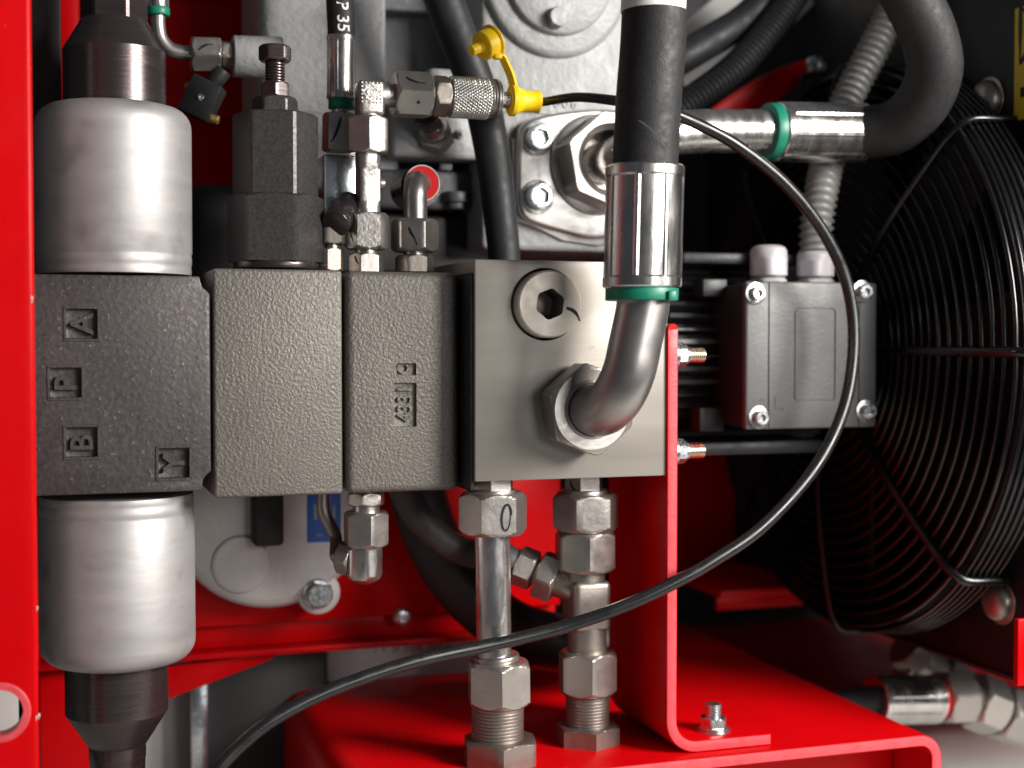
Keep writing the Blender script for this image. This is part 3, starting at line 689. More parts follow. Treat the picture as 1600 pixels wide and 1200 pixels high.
# ================================================================ printed hose behind
TH = lambda px, py: K(px, py, 215)
t = thing('printed_hose', 'black hose printed P 35 with silver ferrule and green ring', 'hydraulic hose', TH(530, 240))
s = sc(TH(532, 100))
hp = [TH(534, 75), TH(533, 40), TH(531, 0), TH(529, -50)]
b = B(); tube(b, hp, 21.5*s, 32, 8); hs = obj('hose', b, 'rubber', t)
b = B(); O = TH(529, 30); text(b, 'P 35', 27*s, O, -Z_, X_, .3, 1.0)
ax0 = TH(532, 22).x; rr = 21.7*s
for v in b.verts:
    dx = v.co.x-ax0+3; lift = O.y-v.co.y
    v.co.x = ax0+rr*math.sin(dx/rr)+ (v.co.z-TH(532, 22).z)*-.045; v.co.y = 215-(rr+.25+lift*.3)*math.cos(dx/rr)
obj('print', b, 'white', hs)
ferrule('ferrule', 'ferrule', t, TH(533, 156), TH(533, 56), 23, 8, .3)
p_cyl('green_ring', 'green', t, TH(533, 171), TH(533, 155), 20, 1.5)
p_cyl('stem', 'zinc', t, TH(531, 182), TH(532, 168), 13)
un = p_hex('swivel_nut', 'fit', t, TH(529, 238), TH(530, 177), 23, camang(TH(530, 200))+R_(-8))
nutmark(un, TH(529, 238), Z_, 23*s, camang(TH(530, 200))+R_(-8), [(8, 56), (2, 36), (-4, 22), (-10, 14)], 5)
b = B(); P0, P1 = K(506, 240, 220), K(560, 362, 220); box(b, (P0.x, 220, P1.z), (P1.x, 300, P0.z), 4)
obj('plated_block', b, 'mirror', t)
t = thing('small_coupling', 'small dark coupling between the black cartridge and the stacked union fitting', 'pipe fitting', K(516, 422, 150))
q = lambda px, py: K(px, py, 150)
p_hex('lower_hexagon', 'fit_dark', t, q(517, 424), q(517, 388), 18, camang(q(517, 400))+.3)
p_hex('upper_hexagon', 'fit_dark', t, q(520, 382), q(521, 354), 20, camang(q(517, 400))+.1)
p_cyl('neck', 'fit', t, q(519, 390), q(519, 378), 11)
a0, a1 = K(548, 318, 170), K(524, 350, 120)
b = B(); cyl(b, a0, a1, 24, 32, 3); obj('dark_elbow', b, 'blackox', t)

# ================================================================ fitting under the lettered module
q = lambda px, py: K(px, py, 132)
t = thing('drain_elbow', 'small plated elbow fitting hanging under the lettered module', 'pipe fitting', q(571, 910))
c0 = camang(q(571, 820))
p_cyl('collar', 'zinc', t, q(572, 768), q(572, 760), 18)
p_hex('adapter', 'fit', t, q(572, 789), q(572, 768), 26.5, c0+R_(20))
p_cyl('neck', 'zinc', t, q(572, 802), q(572, 788), 21)
p_hex('union_nut', 'fit', t, q(572, 853), q(572, 799), 32, c0+R_(-16))
b = B(); s = sc(q(571, 880)); cyl(b, q(572, 858), q(571, 850), 25*s, 32)
ph = c0+R_(-22)
P = q(570, 912); L = (q(570, 852)-P).length
lathe(b, P, Z_, [(0, 9*s), (3, 16*s), (9, 24*s), (16, 28*s), (L-6, 28*s), (L, 24*s)], 48, lambda th, tt, r: min(r, 24.5*s/math.cos((th-ph+PI/4) % (PI/2)-PI/4)))
obj('elbow_body', b, 'zinc', t, ang=26)
b = B(); d = (q(536, 868)-q(571, 872)); d = (d+Y_*26).normalized(); hexn(b, q(566, 876)+d*18, q(566, 876)+d*42, 24*s, .4); obj('side_nut', b, 'fit_dark', t, ang=20)
st = q(566, 876)+d*38
b = B(); tube(b, [st, st+d*10, K(524, 838, 190), K(506, 800, 195), K(505, 760, 195), K(505, 720, 195)], 11, 20, 10); obj('thin_tube', b, 'fit_dark', t)

# ================================================================ grey pump, flange, fittings
YP = 335
t = thing('pump_housing', 'large pale grey cast pump housing filling the upper middle background', 'pump', K(700, 400, 420))
def pbox(n, m, x0, y0, x1, y1, Ya, Yb, bev):
    P0, P1 = K(x0, y0, Ya), K(x1, y1, Ya); b = B(); box(b, (P0.x, Ya, P1.z), (P1.x, Yb, P0.z), bev, 3); return obj(n, b, m, t)
pbox('front_housing', 'pump', 752, -420, 1040, 396, YP, 700, 12)  # top carried up out of view to block lamp light
pbox('side_housing', 'pump', 402, -520, 596, 300, 420, 700, 40)  # top carried up out of view to shade the red rear frame
pbox('side_rib', 'pump', 548, -80, 604, 170, 400, 500, 8)
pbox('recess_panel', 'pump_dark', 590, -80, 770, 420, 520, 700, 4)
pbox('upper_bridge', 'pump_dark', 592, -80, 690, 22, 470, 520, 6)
pbox('lower_step', 'pump', 400, 168, 625, 300, 405, 500, 14)
vb = pbox('valve_pad', 'pump', 612, 118, 752, 250, 345, 520, 10)
pbox('pad_boss', 'pump', 668, 104, 738, 150, 352, 420, 14)
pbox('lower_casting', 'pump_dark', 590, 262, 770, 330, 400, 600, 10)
pbox('bottom_casting', 'slab', 480, 330, 790, 430, 430, 600, 8)
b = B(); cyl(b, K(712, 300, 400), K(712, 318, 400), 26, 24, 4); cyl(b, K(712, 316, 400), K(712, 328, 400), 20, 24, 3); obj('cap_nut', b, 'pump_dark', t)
b = B(); P = K(664, 262, 398); cyl(b, P+Vector((28, 0, 5)), P+Vector((52, 0, 5)), 9, 16, 2); obj('small_stud', b, 'pump', t)
b = B(); P = K(718, 210, 345); cyl(b, P, P-Y_*7, 9, 24, 2); obj('vent_screw', b, 'pump', t)
b = B(); P = K(718, 210, 337); cyl(b, P, P-Y_*1.5, 4.5, 16); obj('vent_hole', b, 'slab', t)
cc_ = K(867, -28, YP); s = sc(cc_)
b = B(); lathe(b, cc_+Y_*5, -Y_, [(0, 119*s), (14, 118*s), (20, 114*s), (23, 108*s), (23, 20)], 96); cv = obj('round_cover', b, 'pump', t, ang=50)
b = B(); lathe(b, cc_-Y_*17, -Y_, [(0, 87*s), (12, 86*s), (16, 82*s), (17, 40*s), (17, 2)], 96); obj('cover_disc', b, 'pump', cv, ang=50)
P = K(868, 29, YP-34); b = B(); cyl(b, P, P-Y_*5, 17*s, 36, 2); hexn(b, P-Y_*5, P-Y_*22, 14*s, .25, (0, 1)); obj('cover_bolt', b, 'pump', cv, ang=24)
b = B(); P = K(884, 161, YP); text(b, '306', 27, (P.x, YP-.5, P.z), X_, Z_, 2.2, 1.25); obj('cast_number', b, 'pump', t)
b = B(); P0, P1 = K(752, 171, YP), K(960, 172, YP); box(b, (P0.x+4, YP-3, P0.z-3), (P1.x, YP+4, P0.z+3), 1.4); obj('cast_rib', b, 'pump', t)

t = thing('flange_connection', 'oval steel flange with big hexagon and pipe bolted to the grey pump', 'flange', K(920, 370, YP))
op = [(811, 222), (814, 200), (830, 186), (870, 176), (930, 170), (985, 176), (1015, 200), (1025, 265), (1015, 335), (985, 362), (930, 372), (880, 362), (838, 350), (818, 338), (811, 318), (810, 270)]
pp = crom([K(x, y, 305) for x, y in op+op[:1]], 5)[:-1]
b = B(); prism(b, pp, (0, 29, 0), 7, 3); obj('flange_plate', b, 'flange', t, ang=40)
op2 = [(805, 345), (830, 352), (880, 376), (935, 384), (990, 376), (1030, 330), (1030, 220), (800, 215)]
b = B(); prism(b, [K(x, y, 326) for x, y in op2], (0, 8, 0), 2); obj('flange_backing', b, 'flange', t)
hc = K(957, 250, 228); s = sc(hc)
b = B(); h0 = Vector((hc.x, 306, hc.z)); lathe(b, h0, -Y_, [(0, 82*s), (6, 80*s), (9, 74*s), (9, 30)], 64); obj('seat_ring', b, 'flange', t)
b = B(); torus(b, h0-Y_*3, Y_, 76*s, 4, 64, 8); obj('red_seal', b, 'redcap', t)
b = B(); lathe(b, h0-Y_*5, -Y_, [(0, 67*s), (73, 67*s), (76, 66*s), (77, 58*s), (68, 48*s), (60, 46*s), (20, 45*s), (20, 10)], 60,
               lambda th, tt, r: r if r < 60*s else (67*s if r > 66.5*s else r)/math.cos((th-R_(190)+PI/6) % (PI/3)-PI/6)); obj('hexagon', b, 'fit', t, ang=24)
sn = hc-Y_*0
b = B(); tube(b, [sn+Y_*50, sn+Vector((2, 0, 0)), sn+Vector((12, -38, 8)), sn+Vector((45, -66, 24)), K(1020, 214, 150), K(1080, 206, 150), K(1150, 205, 150), K(1205, 205, 150)], 34*sc(K(1100, 205, 150)), 36, 10); obj('bent_pipe', b, 'tube', t)
def capscrew(px, py, Yb, lab, rot):
    P = K(px, py, Yb-26); s = sc(P); base = Vector((P.x, Yb, P.z)); tt = thing('cap_screw', lab, 'screw', base, 'socket screws in the pump flange')
    b = B(); cyl(b, base, base-Y_*4, 27*s, 40, 1.5); obj('washer', b, 'screw', tt)
    b = B(); lathe(b, base-Y_*3.5, -Y_, [(0, 21*s), (20, 21*s), (23, 20*s), (24, 18*s), (24, 15.5*s), (12, 15*s), (12, 2)], 48,
                   lambda th, q, r: r if r > 17*s else min(r, 12.5*s/math.cos((th-rot+PI/6) % (PI/3)-PI/6))); obj('socket_head', b, 'screw', tt, ang=24)
    b = B(); n = Vector((math.cos(rot+2.2), 0, math.sin(rot+2.2))); c_ = base-Y_*27.6; ribbon(b, [c_+n*14*s, c_+n*17.5*s, c_+n*21*s], 3, -Y_, .3); obj('paint_mark', b, 'ink', tt)
capscrew(846, 214, 305, 'upper zinc socket screw in the oval pump flange', .3)
capscrew(846, 306, 305, 'lower zinc socket screw in the oval pump flange', 2.0)

t = thing('pad_elbow', 'grey elbow fitting angled out of the pump pad below the knurled coupling', 'pipe fitting', K(690, 225, 345))
a1 = K(684, 218, 344); d = Vector((-.42, -.72, .42)).normalized()
b = B(); hexn(b, a1+Y_*8, a1+d*24, 30, .3); obj('base_hexagon', b, 'pump', t, ang=24)
b = B(); cyl(b, a1+d*20, a1+d*58, 26, 32, 3); torus(b, a1+d*34, d, 26, 2.2, 40, 6); obj('barrel', b, 'fit', t)
b = B(); hexn(b, a1+d*56, a1+d*84, 25, .1); cyl(b, a1+d*80, a1+d*100, 17, 24, 2); obj('dark_cap', b, 'blackox', t, ang=24)

b = B(); tube(b, [K(676, -60, 250), K(694, 0, 250), K(724, 80, 250), K(750, 150, 250), K(766, 220, 250), K(777, 300, 250), K(786, 380, 252), K(790, 440, 255)], lambda f_, l: 37-8*f_, 28, 10)
obj('black_hose', b, 'rubber_far', label='black hose descending in front of the grey pump behind the yellow cap', cat='hydraulic hose')

# ================================================================ return hose, right
t = thing('return_hose', 'black hose looping out of the picture top with bright ferrule and green ring', 'hydraulic hose', K(1205, 205, 150))
G = lambda px, py: K(px, py, 150)
p_cyl('green_ring', 'green', t, G(1196, 205), G(1218, 206), 44, 3, 56)
ferrule('ferrule', 'ferrule', t, G(1211, 206), G(1350, 208), 46, 8, .2)
b = B(); tube(b, [G(1330, 208), K(1350, 207, 138), K(1398, 199, 95), K(1438, 165, 45), K(1460, 112, 5), K(1451, 55, -15), K(1428, 5, -25), K(1400, -50, -30)], 42*sc(K(1400, 150, 80)), 40, 12); obj('hose', b, 'rubber', t)

# ================================================================ electric motor with terminal box
YM, ZM = 410, -26
t = thing('electric_motor', 'black finned electric motor behind the red bracket', 'motor', Vector((1300, YM, ZM-200)))
x0, x1 = K(985, 550, YM).x, 1500; Rm = 182
b = B(); nf = 44
def mf(th, tt, r):
    return r if r < Rm-20 else (r if (th*nf/(2*PI)) % 1 < .34 else r-26)
lathe(b, Vector((x0, YM, ZM)), X_, [(0, 60), (0, Rm-24), (10, Rm), (x1-x0, Rm)], nf*6, mf); obj('finned_body', b, 'motor', t, ang=25)
b = B(); box(b, (x0+20, YM-200, ZM+168), (x1-120, YM+40, ZM+190), 6); obj('upper_rail', b, 'motor', t)
b = B(); box(b, (x0+20, YM-190, ZM-196), (x1-60, YM+60, ZM-170), 6); obj('lower_rail', b, 'motor', t)
for px, py, h in ((1117, 450, 34), (1112, 655, 46)):
    P = K(px, py, 225); b = B(); box(b, (P.x-30, 215, P.z-h/2), (P.x+22, 262, P.z+h/2), 4); obj('cast_foot', b, 'motor', t)
t = thing('terminal_box', 'dark grey terminal box with four zinc screws on the motor', 'terminal box', K(1268, 672, 190))
YB = 120
P0, P1 = K(1166, 439, YB), K(1369, 667, YB)
b = B(); box(b, (P0.x+5, YB+12, P1.z+4), (P1.x-5, YB+150, P0.z-4), 6); obj('box_body', b, 'motor', t)
b = B(); box(b, (P0.x, YB, P1.z), (P1.x, YB+16, P0.z), 5, 3)
cs = []
for px in (1201, 1342):
    x = K(px, 550, YB).x; c = B(); box(c, (x-1.6, YB-5, P1.z-5), (x+1.6, YB+2.6, P0.z+5)); cs.append(c)
q0, q1 = K(1241, 481, YB), K(1305, 627, YB)
c = B(); box(c, (q0.x, YB-5, q1.z), (q1.x, YB+2.4, q0.z), 0)
bmesh.ops.bevel(c, geom=[e for e in c.edges if abs((e.verts[0].co-e.verts[1].co).normalized().y) > .9], offset=9, segments=4, profile=.5, affect='EDGES'); cs.append(c)
b = cut(b, cs)
lid = obj('lid', b, 'box', t, ang=30)
b = B(); box(b, (q0.x+3.2, YB+.5, q1.z+3.2), (q1.x-3.2, YB+8, q0.z-3.2), 0)
bmesh.ops.bevel(b, geom=[e for e in b.edges if abs((e.verts[0].co-e.verts[1].co).normalized().y) > .9], offset=7, segments=4, profile=.5, affect='EDGES'); obj('name_field', b, 'box', lid)
def lidscrew(px, py):
    P = K(px, py, YB-18); s = sc(P); q = Vector((P.x, YB, P.z))
    b = B(); lathe(b, q, -Y_, [(0, 17.5*s), (2.5, 17.5*s), (3, 16.5*s), (3, 11.5*s), (16, 11.5*s), (18, 10*s), (18, 6*s), (11, 5.8*s), (11, 1)], 36, lambda th, tt, r: r if r > 8*s else min(r, 5.6*s/math.cos((th+PI/6) % (PI/3)-PI/6)))
    obj('lid_screw', b, 'screw', t, ang=28)
for px, py in ((1187, 458), (1355, 455), (1192, 653), (1361, 643)): lidscrew(px, py)
b = B()
for pts in ([(1186, 626), (1190, 624), (1193, 628)], [(1211, 618), (1211, 630), (1213, 640)], [(1217, 638), (1222, 640), (1225, 637)]):
    ribbon(b, [K(x, y, YB-.1) for x, y in pts], 2.2, -Y_, .3)
obj('scuff_mark', b, 'motor', lid)
YG = 190
def gland(cx, ytop, yhex, ybase, lab):
    f = chk(cx, YG); P = f(yhex); s = sc(P)
    zb = P0.z-4
    t = thing('cable_gland', lab, 'cable gland', Vector((P.x, YG, zb)), 'cable glands on the terminal box'); c0 = camang(P)
    b = B(); hexn(b, Vector((P.x, YG, zb)), Vector((P.x, YG, zb+13)), 26*s, c0+R_(14), (0, 1)); obj('base_nut', b, 'gland', t, ang=24)
    b = B(); z0 = zb+13; z1 = f(ytop).z; L = z1-z0
    def rf(th, tt, r):
        return min(r, 28.5*s/math.cos((th-c0-R_(32)+PI/6) % (PI/3)-PI/6)) if tt < L*.62 else r
    lathe(b, Vector((P.x, YG, z0)), Z_, [(0, 22*s), (2, 26*s), (5, 31*s), (L*.58, 31*s), (L*.64, 28.8*s), (L*.82, 28.3*s), (L*.92, 25.5*s), (L*.98, 20*s), (L, 14*s), (L, 4)], 60, rf); obj('dome_nut', b, 'gland', t, ang=26)
gland(1200, 383, 415, 433, 'light grey cable gland on the terminal box with nothing plugged in')
gland(1273, 390, 415, 433, 'light grey cable gland on the terminal box holding the grey conduit')
b = B(); cp = [K(1274, 394, YG), K(1276, 350, 195), K(1283, 300, 205), K(1292, 255, 222), K(1308, 195, 235), K(1334, 135, 240), K(1366, 75, 240), K(1392, 22, 238), K(1415, -40, 235)]
corrugated(b, cp, 27*sc(cp[3]), 12.6*sc(cp[3]), 7.0)
obj('corrugated_conduit', b, 'conduit', label='grey corrugated conduit rising from the cable gland behind the bright ferrule', cat='conduit', ang=60)

# ================================================================ fan guard, shroud
XG = 1545; YF, ZF = 400, -22
t = thing('fan_guard', 'black wire fan guard of concentric rings around the motor end', 'fan guard', Vector((XG, YF, ZF-620)))
def gx(r): return XG + max(0, r-400)*.20
n = 0
for i in range(16):
    r = 205+i*24.6
    b = B(); torus(b, (gx(r), YF, ZF), X_, r, 5.0, 88, 6); obj('guard_ring', b, 'guard', t, ang=80)
for i in range(6):
    b = B(); torus(b, (gx(580)+14+i*13, YF, ZF), X_, 586+i*1.5, 4.4, 88, 6); obj('side_ring', b, 'guard', t, ang=80)
XS = 1690
for k, a in enumerate((-90, -135, -180, 90, 135, 45, 0, -45)):
    d = Vector((0, math.cos(R_(a)), math.sin(R_(a)))); c0 = Vector((0, YF, ZF))
    fat = 9.5 if a in (-135, -180) else 6.5
    pts = [c0+X_*(gx(200)-8)+d*195, c0+X_*(gx(330)-8)+d*330, c0+X_*(gx(500)-8)+d*500, c0+X_*(gx(568)-6)+d*568, c0+X_*(gx(586)+14)+d*596, c0+X_*(XS-40)+d*600, c0+X_*(XS-2)+d*602]
    b = B(); tube(b, pts, fat, 12, 8); obj('guard_spoke', b, 'guard', t)
t = thing('fan_shroud', 'matt black fan shroud panel at the right edge', 'shroud', Vector((XS, 200, -650)))
b = B(); zl = -626
lo, hi = -115, 1250
outer = [(lo, zl), (hi, zl), (hi, 820), (lo, 820)]
# panel with a round opening
seg = 64; vi, vo = [], []
for k in range(seg):
    a = 2*PI*k/seg; c_, s_ = math.cos(a), math.sin(a)
    vi.append((YF+575*c_, ZF+575*s_))
    tt = min([(hi-YF)/c_ if c_ > 1e-6 else 1e9, (lo-YF)/c_ if c_ < -1e-6 else 1e9, (820-ZF)/s_ if s_ > 1e-6 else 1e9, (zl-ZF)/s_ if s_ < -1e-6 else 1e9]); vo.append((YF+tt*c_, ZF+tt*s_))
for (A, Bq, x) in ((vi, vo, XS),):
    va = [b.verts.new((x, *p)) for p in A]; vb_ = [b.verts.new((x, *p)) for p in Bq]; vc = [b.verts.new((x+120, *p)) for p in A]; vd = [b.verts.new((x+14, *p)) for p in Bq]
    for k in range(seg):
        m_ = (k+1) % seg
        b.faces.new((va[k], va[m_], vb_[m_], vb_[k])); b.faces.new((va[k], vc[k], vc[m_], va[m_])); b.faces.new((vb_[k], vb_[m_], vd[m_], vd[k]))
obj('shroud_sheet', b, 'shroud', t)
b = B(); box(b, (XS+121, YF-640, ZF-640), (XS+135, YF+640, ZF+640)); obj('cooler_core', b, 'dark', t)
b = B(); lathe(b, (XS-1, YF, ZF), -X_, [(0, 574), (0, 562), (84, 556), (88, 560), (88, 568), (0, 574.5)], 96, cap=(False, False)); obj('fan_duct', b, 'shroud', t)
b = B(); box(b, (XS+140, 80, zl+2), (XS+760, hi, 818), 4); obj('shade_box', b, 'shroud', t)  # unseen box added behind the panel to keep lamp light off the tray
b = B(); box(b, (XS-6, lo, zl-6), (XS+20, hi, zl+4), 2); obj('lower_lip', b, 'motor', t)
tf = thing('cooling_fan', 'black fan blades dimly visible through the wire guard', 'fan', Vector((XS+20, YF, ZF-570)))
b = B(); cyl(b, (XG+30, YF, ZF), (XS+60, YF, ZF), 130, 40, 8); obj('hub', b, 'dark', tf)
for k in range(7):
    a = 2*PI*k/7+.35; d = Vector((0, math.cos(a), math.sin(a))); e = Vector((0, -math.sin(a), math.cos(a)))
    b = B(); rings = []
    for i in range(6):
        r = 120+i*90; tw = R_(52-6*i); cw = 95+14*i; ch = e*math.cos(tw)*cw+X_*math.sin(tw)*cw; o_ = Vector((XS+10, YF, ZF))+d*r; nn = ch.cross(d).normalized()*4
        rings.append([o_-ch*.5+nn, o_+ch*.5+nn, o_+ch*.5-nn, o_-ch*.5-nn])
    skin_rings(b, rings); obj('blade', b, 'shroud', tf)
def shroud_bolt(px, py, lab):
    P = KX(px, py, XS); s = sc(P); tt = thing('shroud_bolt', lab, 'bolt', P, 'dome bolts on the shroud')
    b = B(); cyl(b, P, P-X_*5, 36*s, 40, 2); obj('washer', b, 'fit_dark', tt)
    b = B(); lathe(b, P-X_*5, -X_, [(0, 30*s), (8, 30*s), (15, 27*s), (21, 21*s), (24, 13*s), (25, 3*s)], 40); obj('dome_head', b, 'fit_dark', tt)
shroud_bolt(1547, 156, 'upper dome-headed bolt on the black shroud near the yellow sticker')
shroud_bolt(1565, 940, 'lower dome-headed bolt on the black shroud by the guard foot')
# sticker
def ks(px, py): return KX(px, py, XS-1.2)
t = thing('warning_sticker', 'yellow warning sticker with black triangle on the shroud at the right edge', 'sticker', ks(1590, 188))
c1 = ks(1586, 14); c2 = ks(1590, 188)
b = B(); yy = c1.y
box(b, (XS-1.2, lo+8, c2.z), (XS-.3, yy, c1.z), 0); obj('sticker_sheet', b, 'sticker', t)
b = B(); zc = ks(1596, 55).z; h_ = 52
tri = [Vector((XS-1.6, yy-16, zc+h_)), Vector((XS-1.6, yy-16, zc-h_)), Vector((XS-1.6, yy-70, zc))]
for k in range(3): ribbon(b, [tri[k], (tri[k]+tri[(k+1) % 3])/2, tri[(k+1) % 3]], 11, -X_, .3)
zl_ = ks(1598, 144).z; box(b, (XS-1.8, lo+14, zl_-9), (XS-1.4, yy-18, zl_+9)); obj('black_print', b, 'ink', t)

# ================================================================ fittings at the lower right under the shroud
t = thing('hose_coupling', 'silver hose coupling and nuts lying low behind the console corner', 'pipe fitting', K(1470, 1130, 330))
A = lambda px, py: K(px, py, 330)
ferrule('ferrule', 'ferrule', t, A(1366, 1093), A(1462, 1092), 38, 8, .4)
p_cyl('red_ring', 'redcap', t, A(1461, 1092), A(1467, 1092), 33, 1)
p_hex('swivel_nut', 'fit', t, A(1468, 1090), A(1512, 1088), 38, .3)
p_cyl('neck', 'fit_dark', t, A(1505, 1088), A(1532, 1095), 27)
p_hex('middle_nut', 'fit', t, A(1518, 1092), A(1556, 1108), 40, .1)
p_hex('end_nut', 'fit', t, A(1560, 1110), A(1604, 1128), 40, .35)
b = B(); tube(b, [A(1290, 1110), A(1330, 1098), A(1372, 1093)], 30, 28, 6); obj('black_hose', b, 'rubber_far', t)
t = thing('back_coupling', 'dim plated elbow coupling tucked under the black shroud edge', 'pipe fitting', K(1440, 1060, 470))
A = lambda px, py: K(px, py, 470)
p_hex('upper_hexagon', 'fit_dark', t, A(1412, 1010), A(1436, 1030), 30, .2)
p_cyl('barrel', 'fit_dark', t, A(1430, 1024), A(1478, 1062), 26, 2)
p_hex('lower_hexagon', 'fit_dark', t, A(1470, 1050), A(1505, 1072), 28, .5)
p_cyl('plug_end', 'fit', t, A(1408, 1050), A(1425, 1054), 24, 3)
b = B(); P0, P1 = K(1591, 968, -130), K(1640, 1068, -130); box(b, (P0.x, -130, P1.z), (P1.x, -117, P0.z), 3); obj('red_tab', b, 'red', label='small red tab at the right edge below the lower shroud bolt', cat='tab')
b = B(); P0 = Vector((1849, 600, -894)); box(b, P0, P0+Vector((900, 1090, 14)), 3); obj('base_tray', b, 'red', label='dark red base tray under the silver hose coupling', cat='tray')

# ================================================================ red beam and gearbox behind, lower left
YR = 520
t = thing('frame_beam', 'long red frame beam with folded lip behind the steel couplings', 'frame beam', K(600, 1000, YR))
zlip = K(520, 985, YR).z
b = B(); box(b, (K(40, 900, YR).x, YR, zlip+22), (xb-10, YR+16, K(600, 690, YR).z), 3); obj('web_sheet', b, 'red', t)
b = B(); box(b, (K(40, 900, YR).x, YR+30, zlip-26), (xb-10, YR+60, zlip+22), 2); obj('shadow_step', b, 'red', t)
b = B(); box(b, (K(40, 900, YR).x, YR-6, zlip-40), (xb-10, YR+70, zlip-27), 4); obj('lower_lip', b, 'red', t)
b = B(); prism(b, [K(255, 1042, YR+20), K(430, 1020, YR+20), K(425, 1030, YR+20), K(255, 1096, YR+20)], (0, 14, 0), 2); obj('gusset', b, 'red', t)
YQ = 1080; zq = K(1100, 876, YQ).z; yq = KZ(1100, 926, zq).y
b = B(); box(b, (K(1010, 900, YQ).x, YQ, zq-40), (K(1330, 900, YQ).x, YQ+16, K(1100, 640, YQ).z), 3); obj('far_web', b, 'red', t)
b = B(); box(b, (K(1010, 900, YQ).x, yq, zq-16), (K(1330, 900, YQ).x, YQ-1, zq), 4); obj('ledge', b, 'red', t)
b = B(); box(b, (K(1010, 900, YQ).x, yq+14, zq-46), (K(1330, 900, YQ).x, yq+30, zq-17), 2); obj('ledge_lip', b, 'red', t)
P = K(628, 964, YR-4); s = sc(P)
tt = thing('beam_screw', 'small button-head screw in the red beam below the drain elbow', 'screw', P)
b = B(); lathe(b, P+Y_*4, -Y_, [(0, 15*s), (8, 15*s), (14, 12*s), (16, 8*s), (16, 6*s), (10, 5.5*s), (10, 1)], 32); obj('head', b, 'screw', tt)
t = thing('gearbox_cover', 'pale grey round gearbox cover with cast circle beside the lower coil', 'gearbox', K(420, 950, 440))
gc = K(425, 795, 440); s = sc(gc)
b = B(); lathe(b, gc+Y_*60, -Y_, [(0, 158*s), (48, 157*s), (58, 150*s), (60, 140*s), (60, 30)], 96); obj('cover_plate', b, 'gearbox', t, ang=50)
P = K(376, 882, 440); b = B(); lathe(b, P+Y_*1, -Y_, [(0, 46*s), (5, 45*s), (7, 42*s), (7, 38*s), (6, 20), (6, 2)], 56); obj('cast_circle', b, 'gearbox', t, ang=50)
P0, P1 = K(393, 700, 420), K(441, 850, 420); b = B(); box(b, (P0.x, 395, P1.z), (P1.x, 445, P0.z), 8, 3); obj('black_clip', b, 'rubber', t)
P0, P1 = K(480, 700, 436), K(533, 846, 436); b = B(); box(b, (P0.x, 437.5, P1.z), (P1.x, 441, P0.z), 1); lb = obj('blue_plate', b, 'blue', t)
b = B()
for k, (px, py, w_, h_) in enumerate(((493, 800, 6, 30), (500, 836, 12, 4), (522, 800, 5, 26), (508, 780, 18, 4))):
    P = K(px, py, 437); box(b, (P.x-w_/2, 436.9, P.z-h_/2), (P.x+w_/2, 437.6, P.z+h_/2))
obj('plate_print', b, 'printgrey', lb)
P = K(500, 928, 432); s = sc(P)
b = B(); cyl(b, P+Y_*26, P+Y_*10, 34*s, 36, 3); obj('cover_ear', b, 'gearbox', t)
P = K(498, 929, 430)
tt = thing('cover_bolt', 'zinc hexagon flange bolt at the rim of the pale gearbox cover', 'bolt', P)
b = B(); cyl(b, P+Y_*12, P+Y_*4, 24*s, 36, 3); hexn(b, P+Y_*5, P-Y_*16, 18*s, .3, (0, 1)); obj('flange_head', b, 'screw', tt, ang=24)
# lower-left background
b = B(); P0, P1 = K(322, 1020, 640), K(508, 1260, 640); box(b, (P0.x, 640, P1.z-100), (P1.x, 680, P0.z), 4); obj('charcoal_cabinet', b, 'slab', label='charcoal cabinet side below the red beam left of the console', cat='cabinet')
b = B(); P0, P1 = K(298, 1040, 620), K(326, 1260, 620); box(b, (P0.x, 620, P1.z-100), (P1.x, 650, P0.z), 4); obj('metal_strip', b, 'mirror', label='vertical bright metal strip below the red beam beside the charcoal cabinet', cat='strip')
b = B(); P0, P1 = K(190, 1000, 700), K(300, 1260, 700); box(b, (P0.x, 700, P1.z-100), (P1.x, 730, P0.z), 4); obj('taupe_panel', b, 'grey_light', label='taupe panel behind the lower black valve end', cat='panel')
b = B(); P0, P1 = K(60, 1000, 480), K(190, 1260, 480); box(b, (P0.x, 560, P1.z-100), (P1.x, 580, P0.z), 4); obj('inner_red_panel', b, 'red', label='red panel between the post and the lower black valve end', cat='panel')
t = thing('paper_label', 'worn white label sheet behind the console below the red beam', 'label', K(620, 1060, 720))
b = B(); P0, P1 = K(512, 975, 720), K(745, 1075, 720); box(b, (P0.x, 720, P1.z-30), (P1.x, 726, P0.z), 1); obj('sheet', b, 'label', t)
b = B()
for k in range(26):
    x = P0.x+70+k*8.0; hgt = rnd.uniform(16, 52); zc = P0.z-24-rnd.uniform(0, 14)
    box(b, (x, 719.2, zc-hgt), (x+rnd.uniform(2, 4.5), 719.8, zc))
obj('faded_print', b, 'printgrey', t)

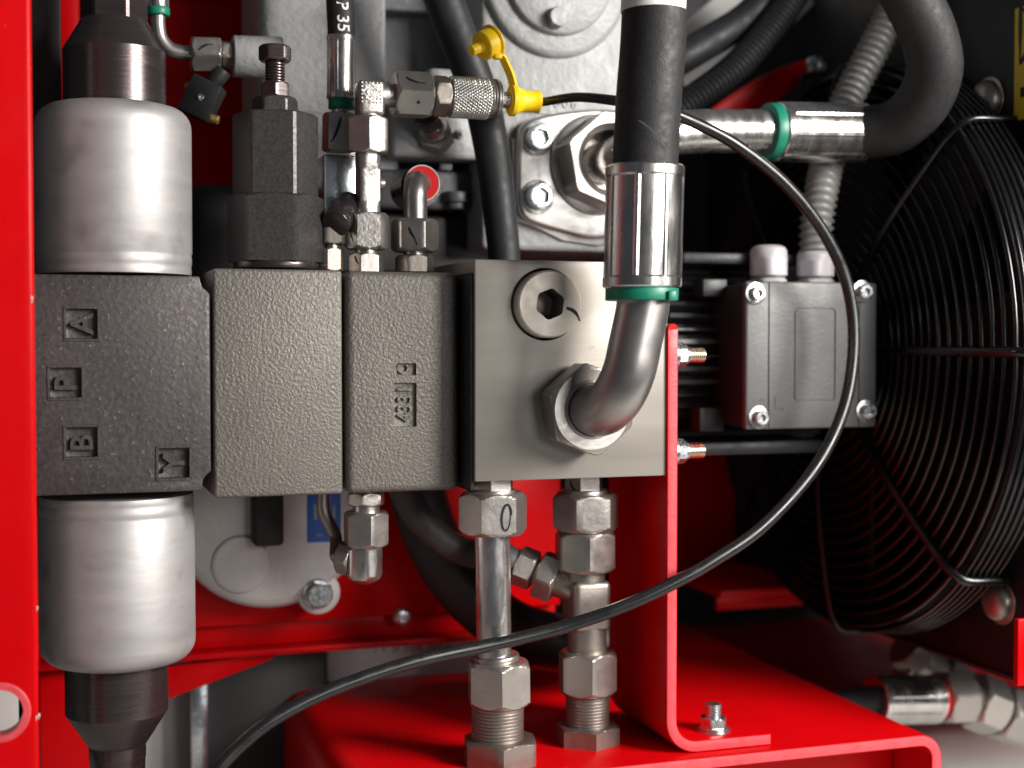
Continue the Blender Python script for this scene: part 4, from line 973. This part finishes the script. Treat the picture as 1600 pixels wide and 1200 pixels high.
# ================================================================ top left pipework
t = thing('bent_pipe_hose', 'thin bent steel pipe with green ring and nut at the top left', 'pipe fitting', K(350, 85, 330))
A = lambda px, py: K(px, py, 330)
p_cyl('ferrule', 'ferrule', t, A(247, 13), A(244, -60), 18, 1)
p_cyl('green_ring', 'green', t, A(247, 25), A(247, 12), 18, 2)
b = B(); tube(b, [A(247, 20), A(247, 40), A(251, 60), A(264, 76), A(282, 82), A(306, 84)], 11.5*sc(A(250, 50)), 24, 10); obj('pipe', b, 'pipe', t)
un = p_hex('union_nut', 'fit', t, A(298, 84), A(344, 85), 25.5, R_(163), (1, 1))
nutmark(un, A(298, 84), X_, 25.5*sc(A(320, 84)), R_(163), [(8, 10), (1, 17), (-4, 26), (-5, 36)], 5)
p_hex('thin_nut', 'fit', t, A(346, 86), A(362, 86), 20, R_(-70))
p_cyl('grey_port', 'pump', t, A(363, 88), A(440, 90), 32, 2)
t = thing('sensor_plug', 'small black square plug with brass pins beside the black cartridge', 'connector', A(312, 200))
c_ = A(316, 156); ax = (RGT*.93-UPV*-.30+FWD*.1).normalized(); az = (UPV*.93-RGT*.30).normalized(); ay = ax.cross(az).normalized()
ax = (RGT*.88-UPV*.42).normalized(); az = (UPV*.88+RGT*.42).normalized(); ay = FWD.copy()
b = B(); obox(b, c_, ax*28, ay*24, az*34, 4); obj('housing', b, 'rubber', t)
b = B(); lathe(b, c_-FWD*23+RGT*2, -FWD, [(0, 6), (3, 6), (3.5, 5), (3.5, 1)], 20); obj('screw', b, 'screw', t)
b = B(); cyl(b, c_+ax*20-az*24, c_+ax*42-az*20, 8, 20, 2); cyl(b, c_-ax*22+az*8, c_-ax*38+az*12, 7, 20, 2); obj('brass_pins', b, 'gold', t)
b = B(); cyl(b, c_+az*30+ax*4, c_+az*64+ax*12, 15, 24, 2); obj('cable_neck', b, 'rubber', t)

# ================================================================ top right background
t = thing('red_lever', 'red lever plate behind the bright ferrule at the upper right', 'lever', K(1180, 130, 560))
pp = crom([K(x, y, 560) for x, y in ((1268, 92), (1276, 104), (1262, 120), (1225, 150), (1180, 182), (1120, 205), (1085, 205), (1090, 190), (1140, 150), (1200, 115), (1250, 95))], 3)
b = B(); prism(b, pp, (0, 16, 0), 2); obj('plate', b, 'red', t)
P = K(1275, 104, 555); s = sc(P)
b = B(); lathe(b, P+Y_*4, -Y_, [(0, 17*s), (8, 16*s), (14, 12*s), (14, 6*s), (9, 5*s), (9, 1)], 32); obj('screw', b, 'screw', t)
b = B(); tube(b, [K(1290, 115, 540), K(1268, 116, 535), K(1253, 122, 530), K(1250, 140, 530), K(1250, 165, 530)], 4.5, 12, 8); obj('wire', b, 'nylon', label='thin black wire hooked below the red lever screw', cat='wire')
b = B(); corrugated(b, [K(1030, 190, 430), K(1080, 158, 430), K(1150, 105, 430), K(1215, 30, 430), K(1260, -40, 430)], 33, 11, 4); obj('corrugated_hose', b, 'rubber_far', label='black corrugated hose rising right behind the big hose, upper right', cat='conduit', ang=60)
b = B(); tube(b, [K(1030, 110, 480), K(1100, 70, 480), K(1170, 25, 480), K(1230, -40, 480)], 34, 24, 8); obj('black_hose', b, 'rubber_far', label='smooth black hose above the corrugated one behind the big hose', cat='hydraulic hose')
b = B(); prism(b, [K(1040, 60, 700), K(1160, -40, 700), K(1320, -40, 700), K(1180, 95, 700), K(1080, 160, 700)], (0, 20, 0), 2); obj('grey_sheet', b, 'grey_light', label='pale grey sheet glimpsed between the black hoses at upper right', cat='sheet')
b = B(); prism(b, [K(1395, 70, 640), K(1425, 80, 640), K(1405, 100, 640), K(1380, 110, 640)], (0, 20, 0), 2); obj('red_lug', b, 'red', label='small dark red lug seen inside the bend of the looping hose', cat='lug')
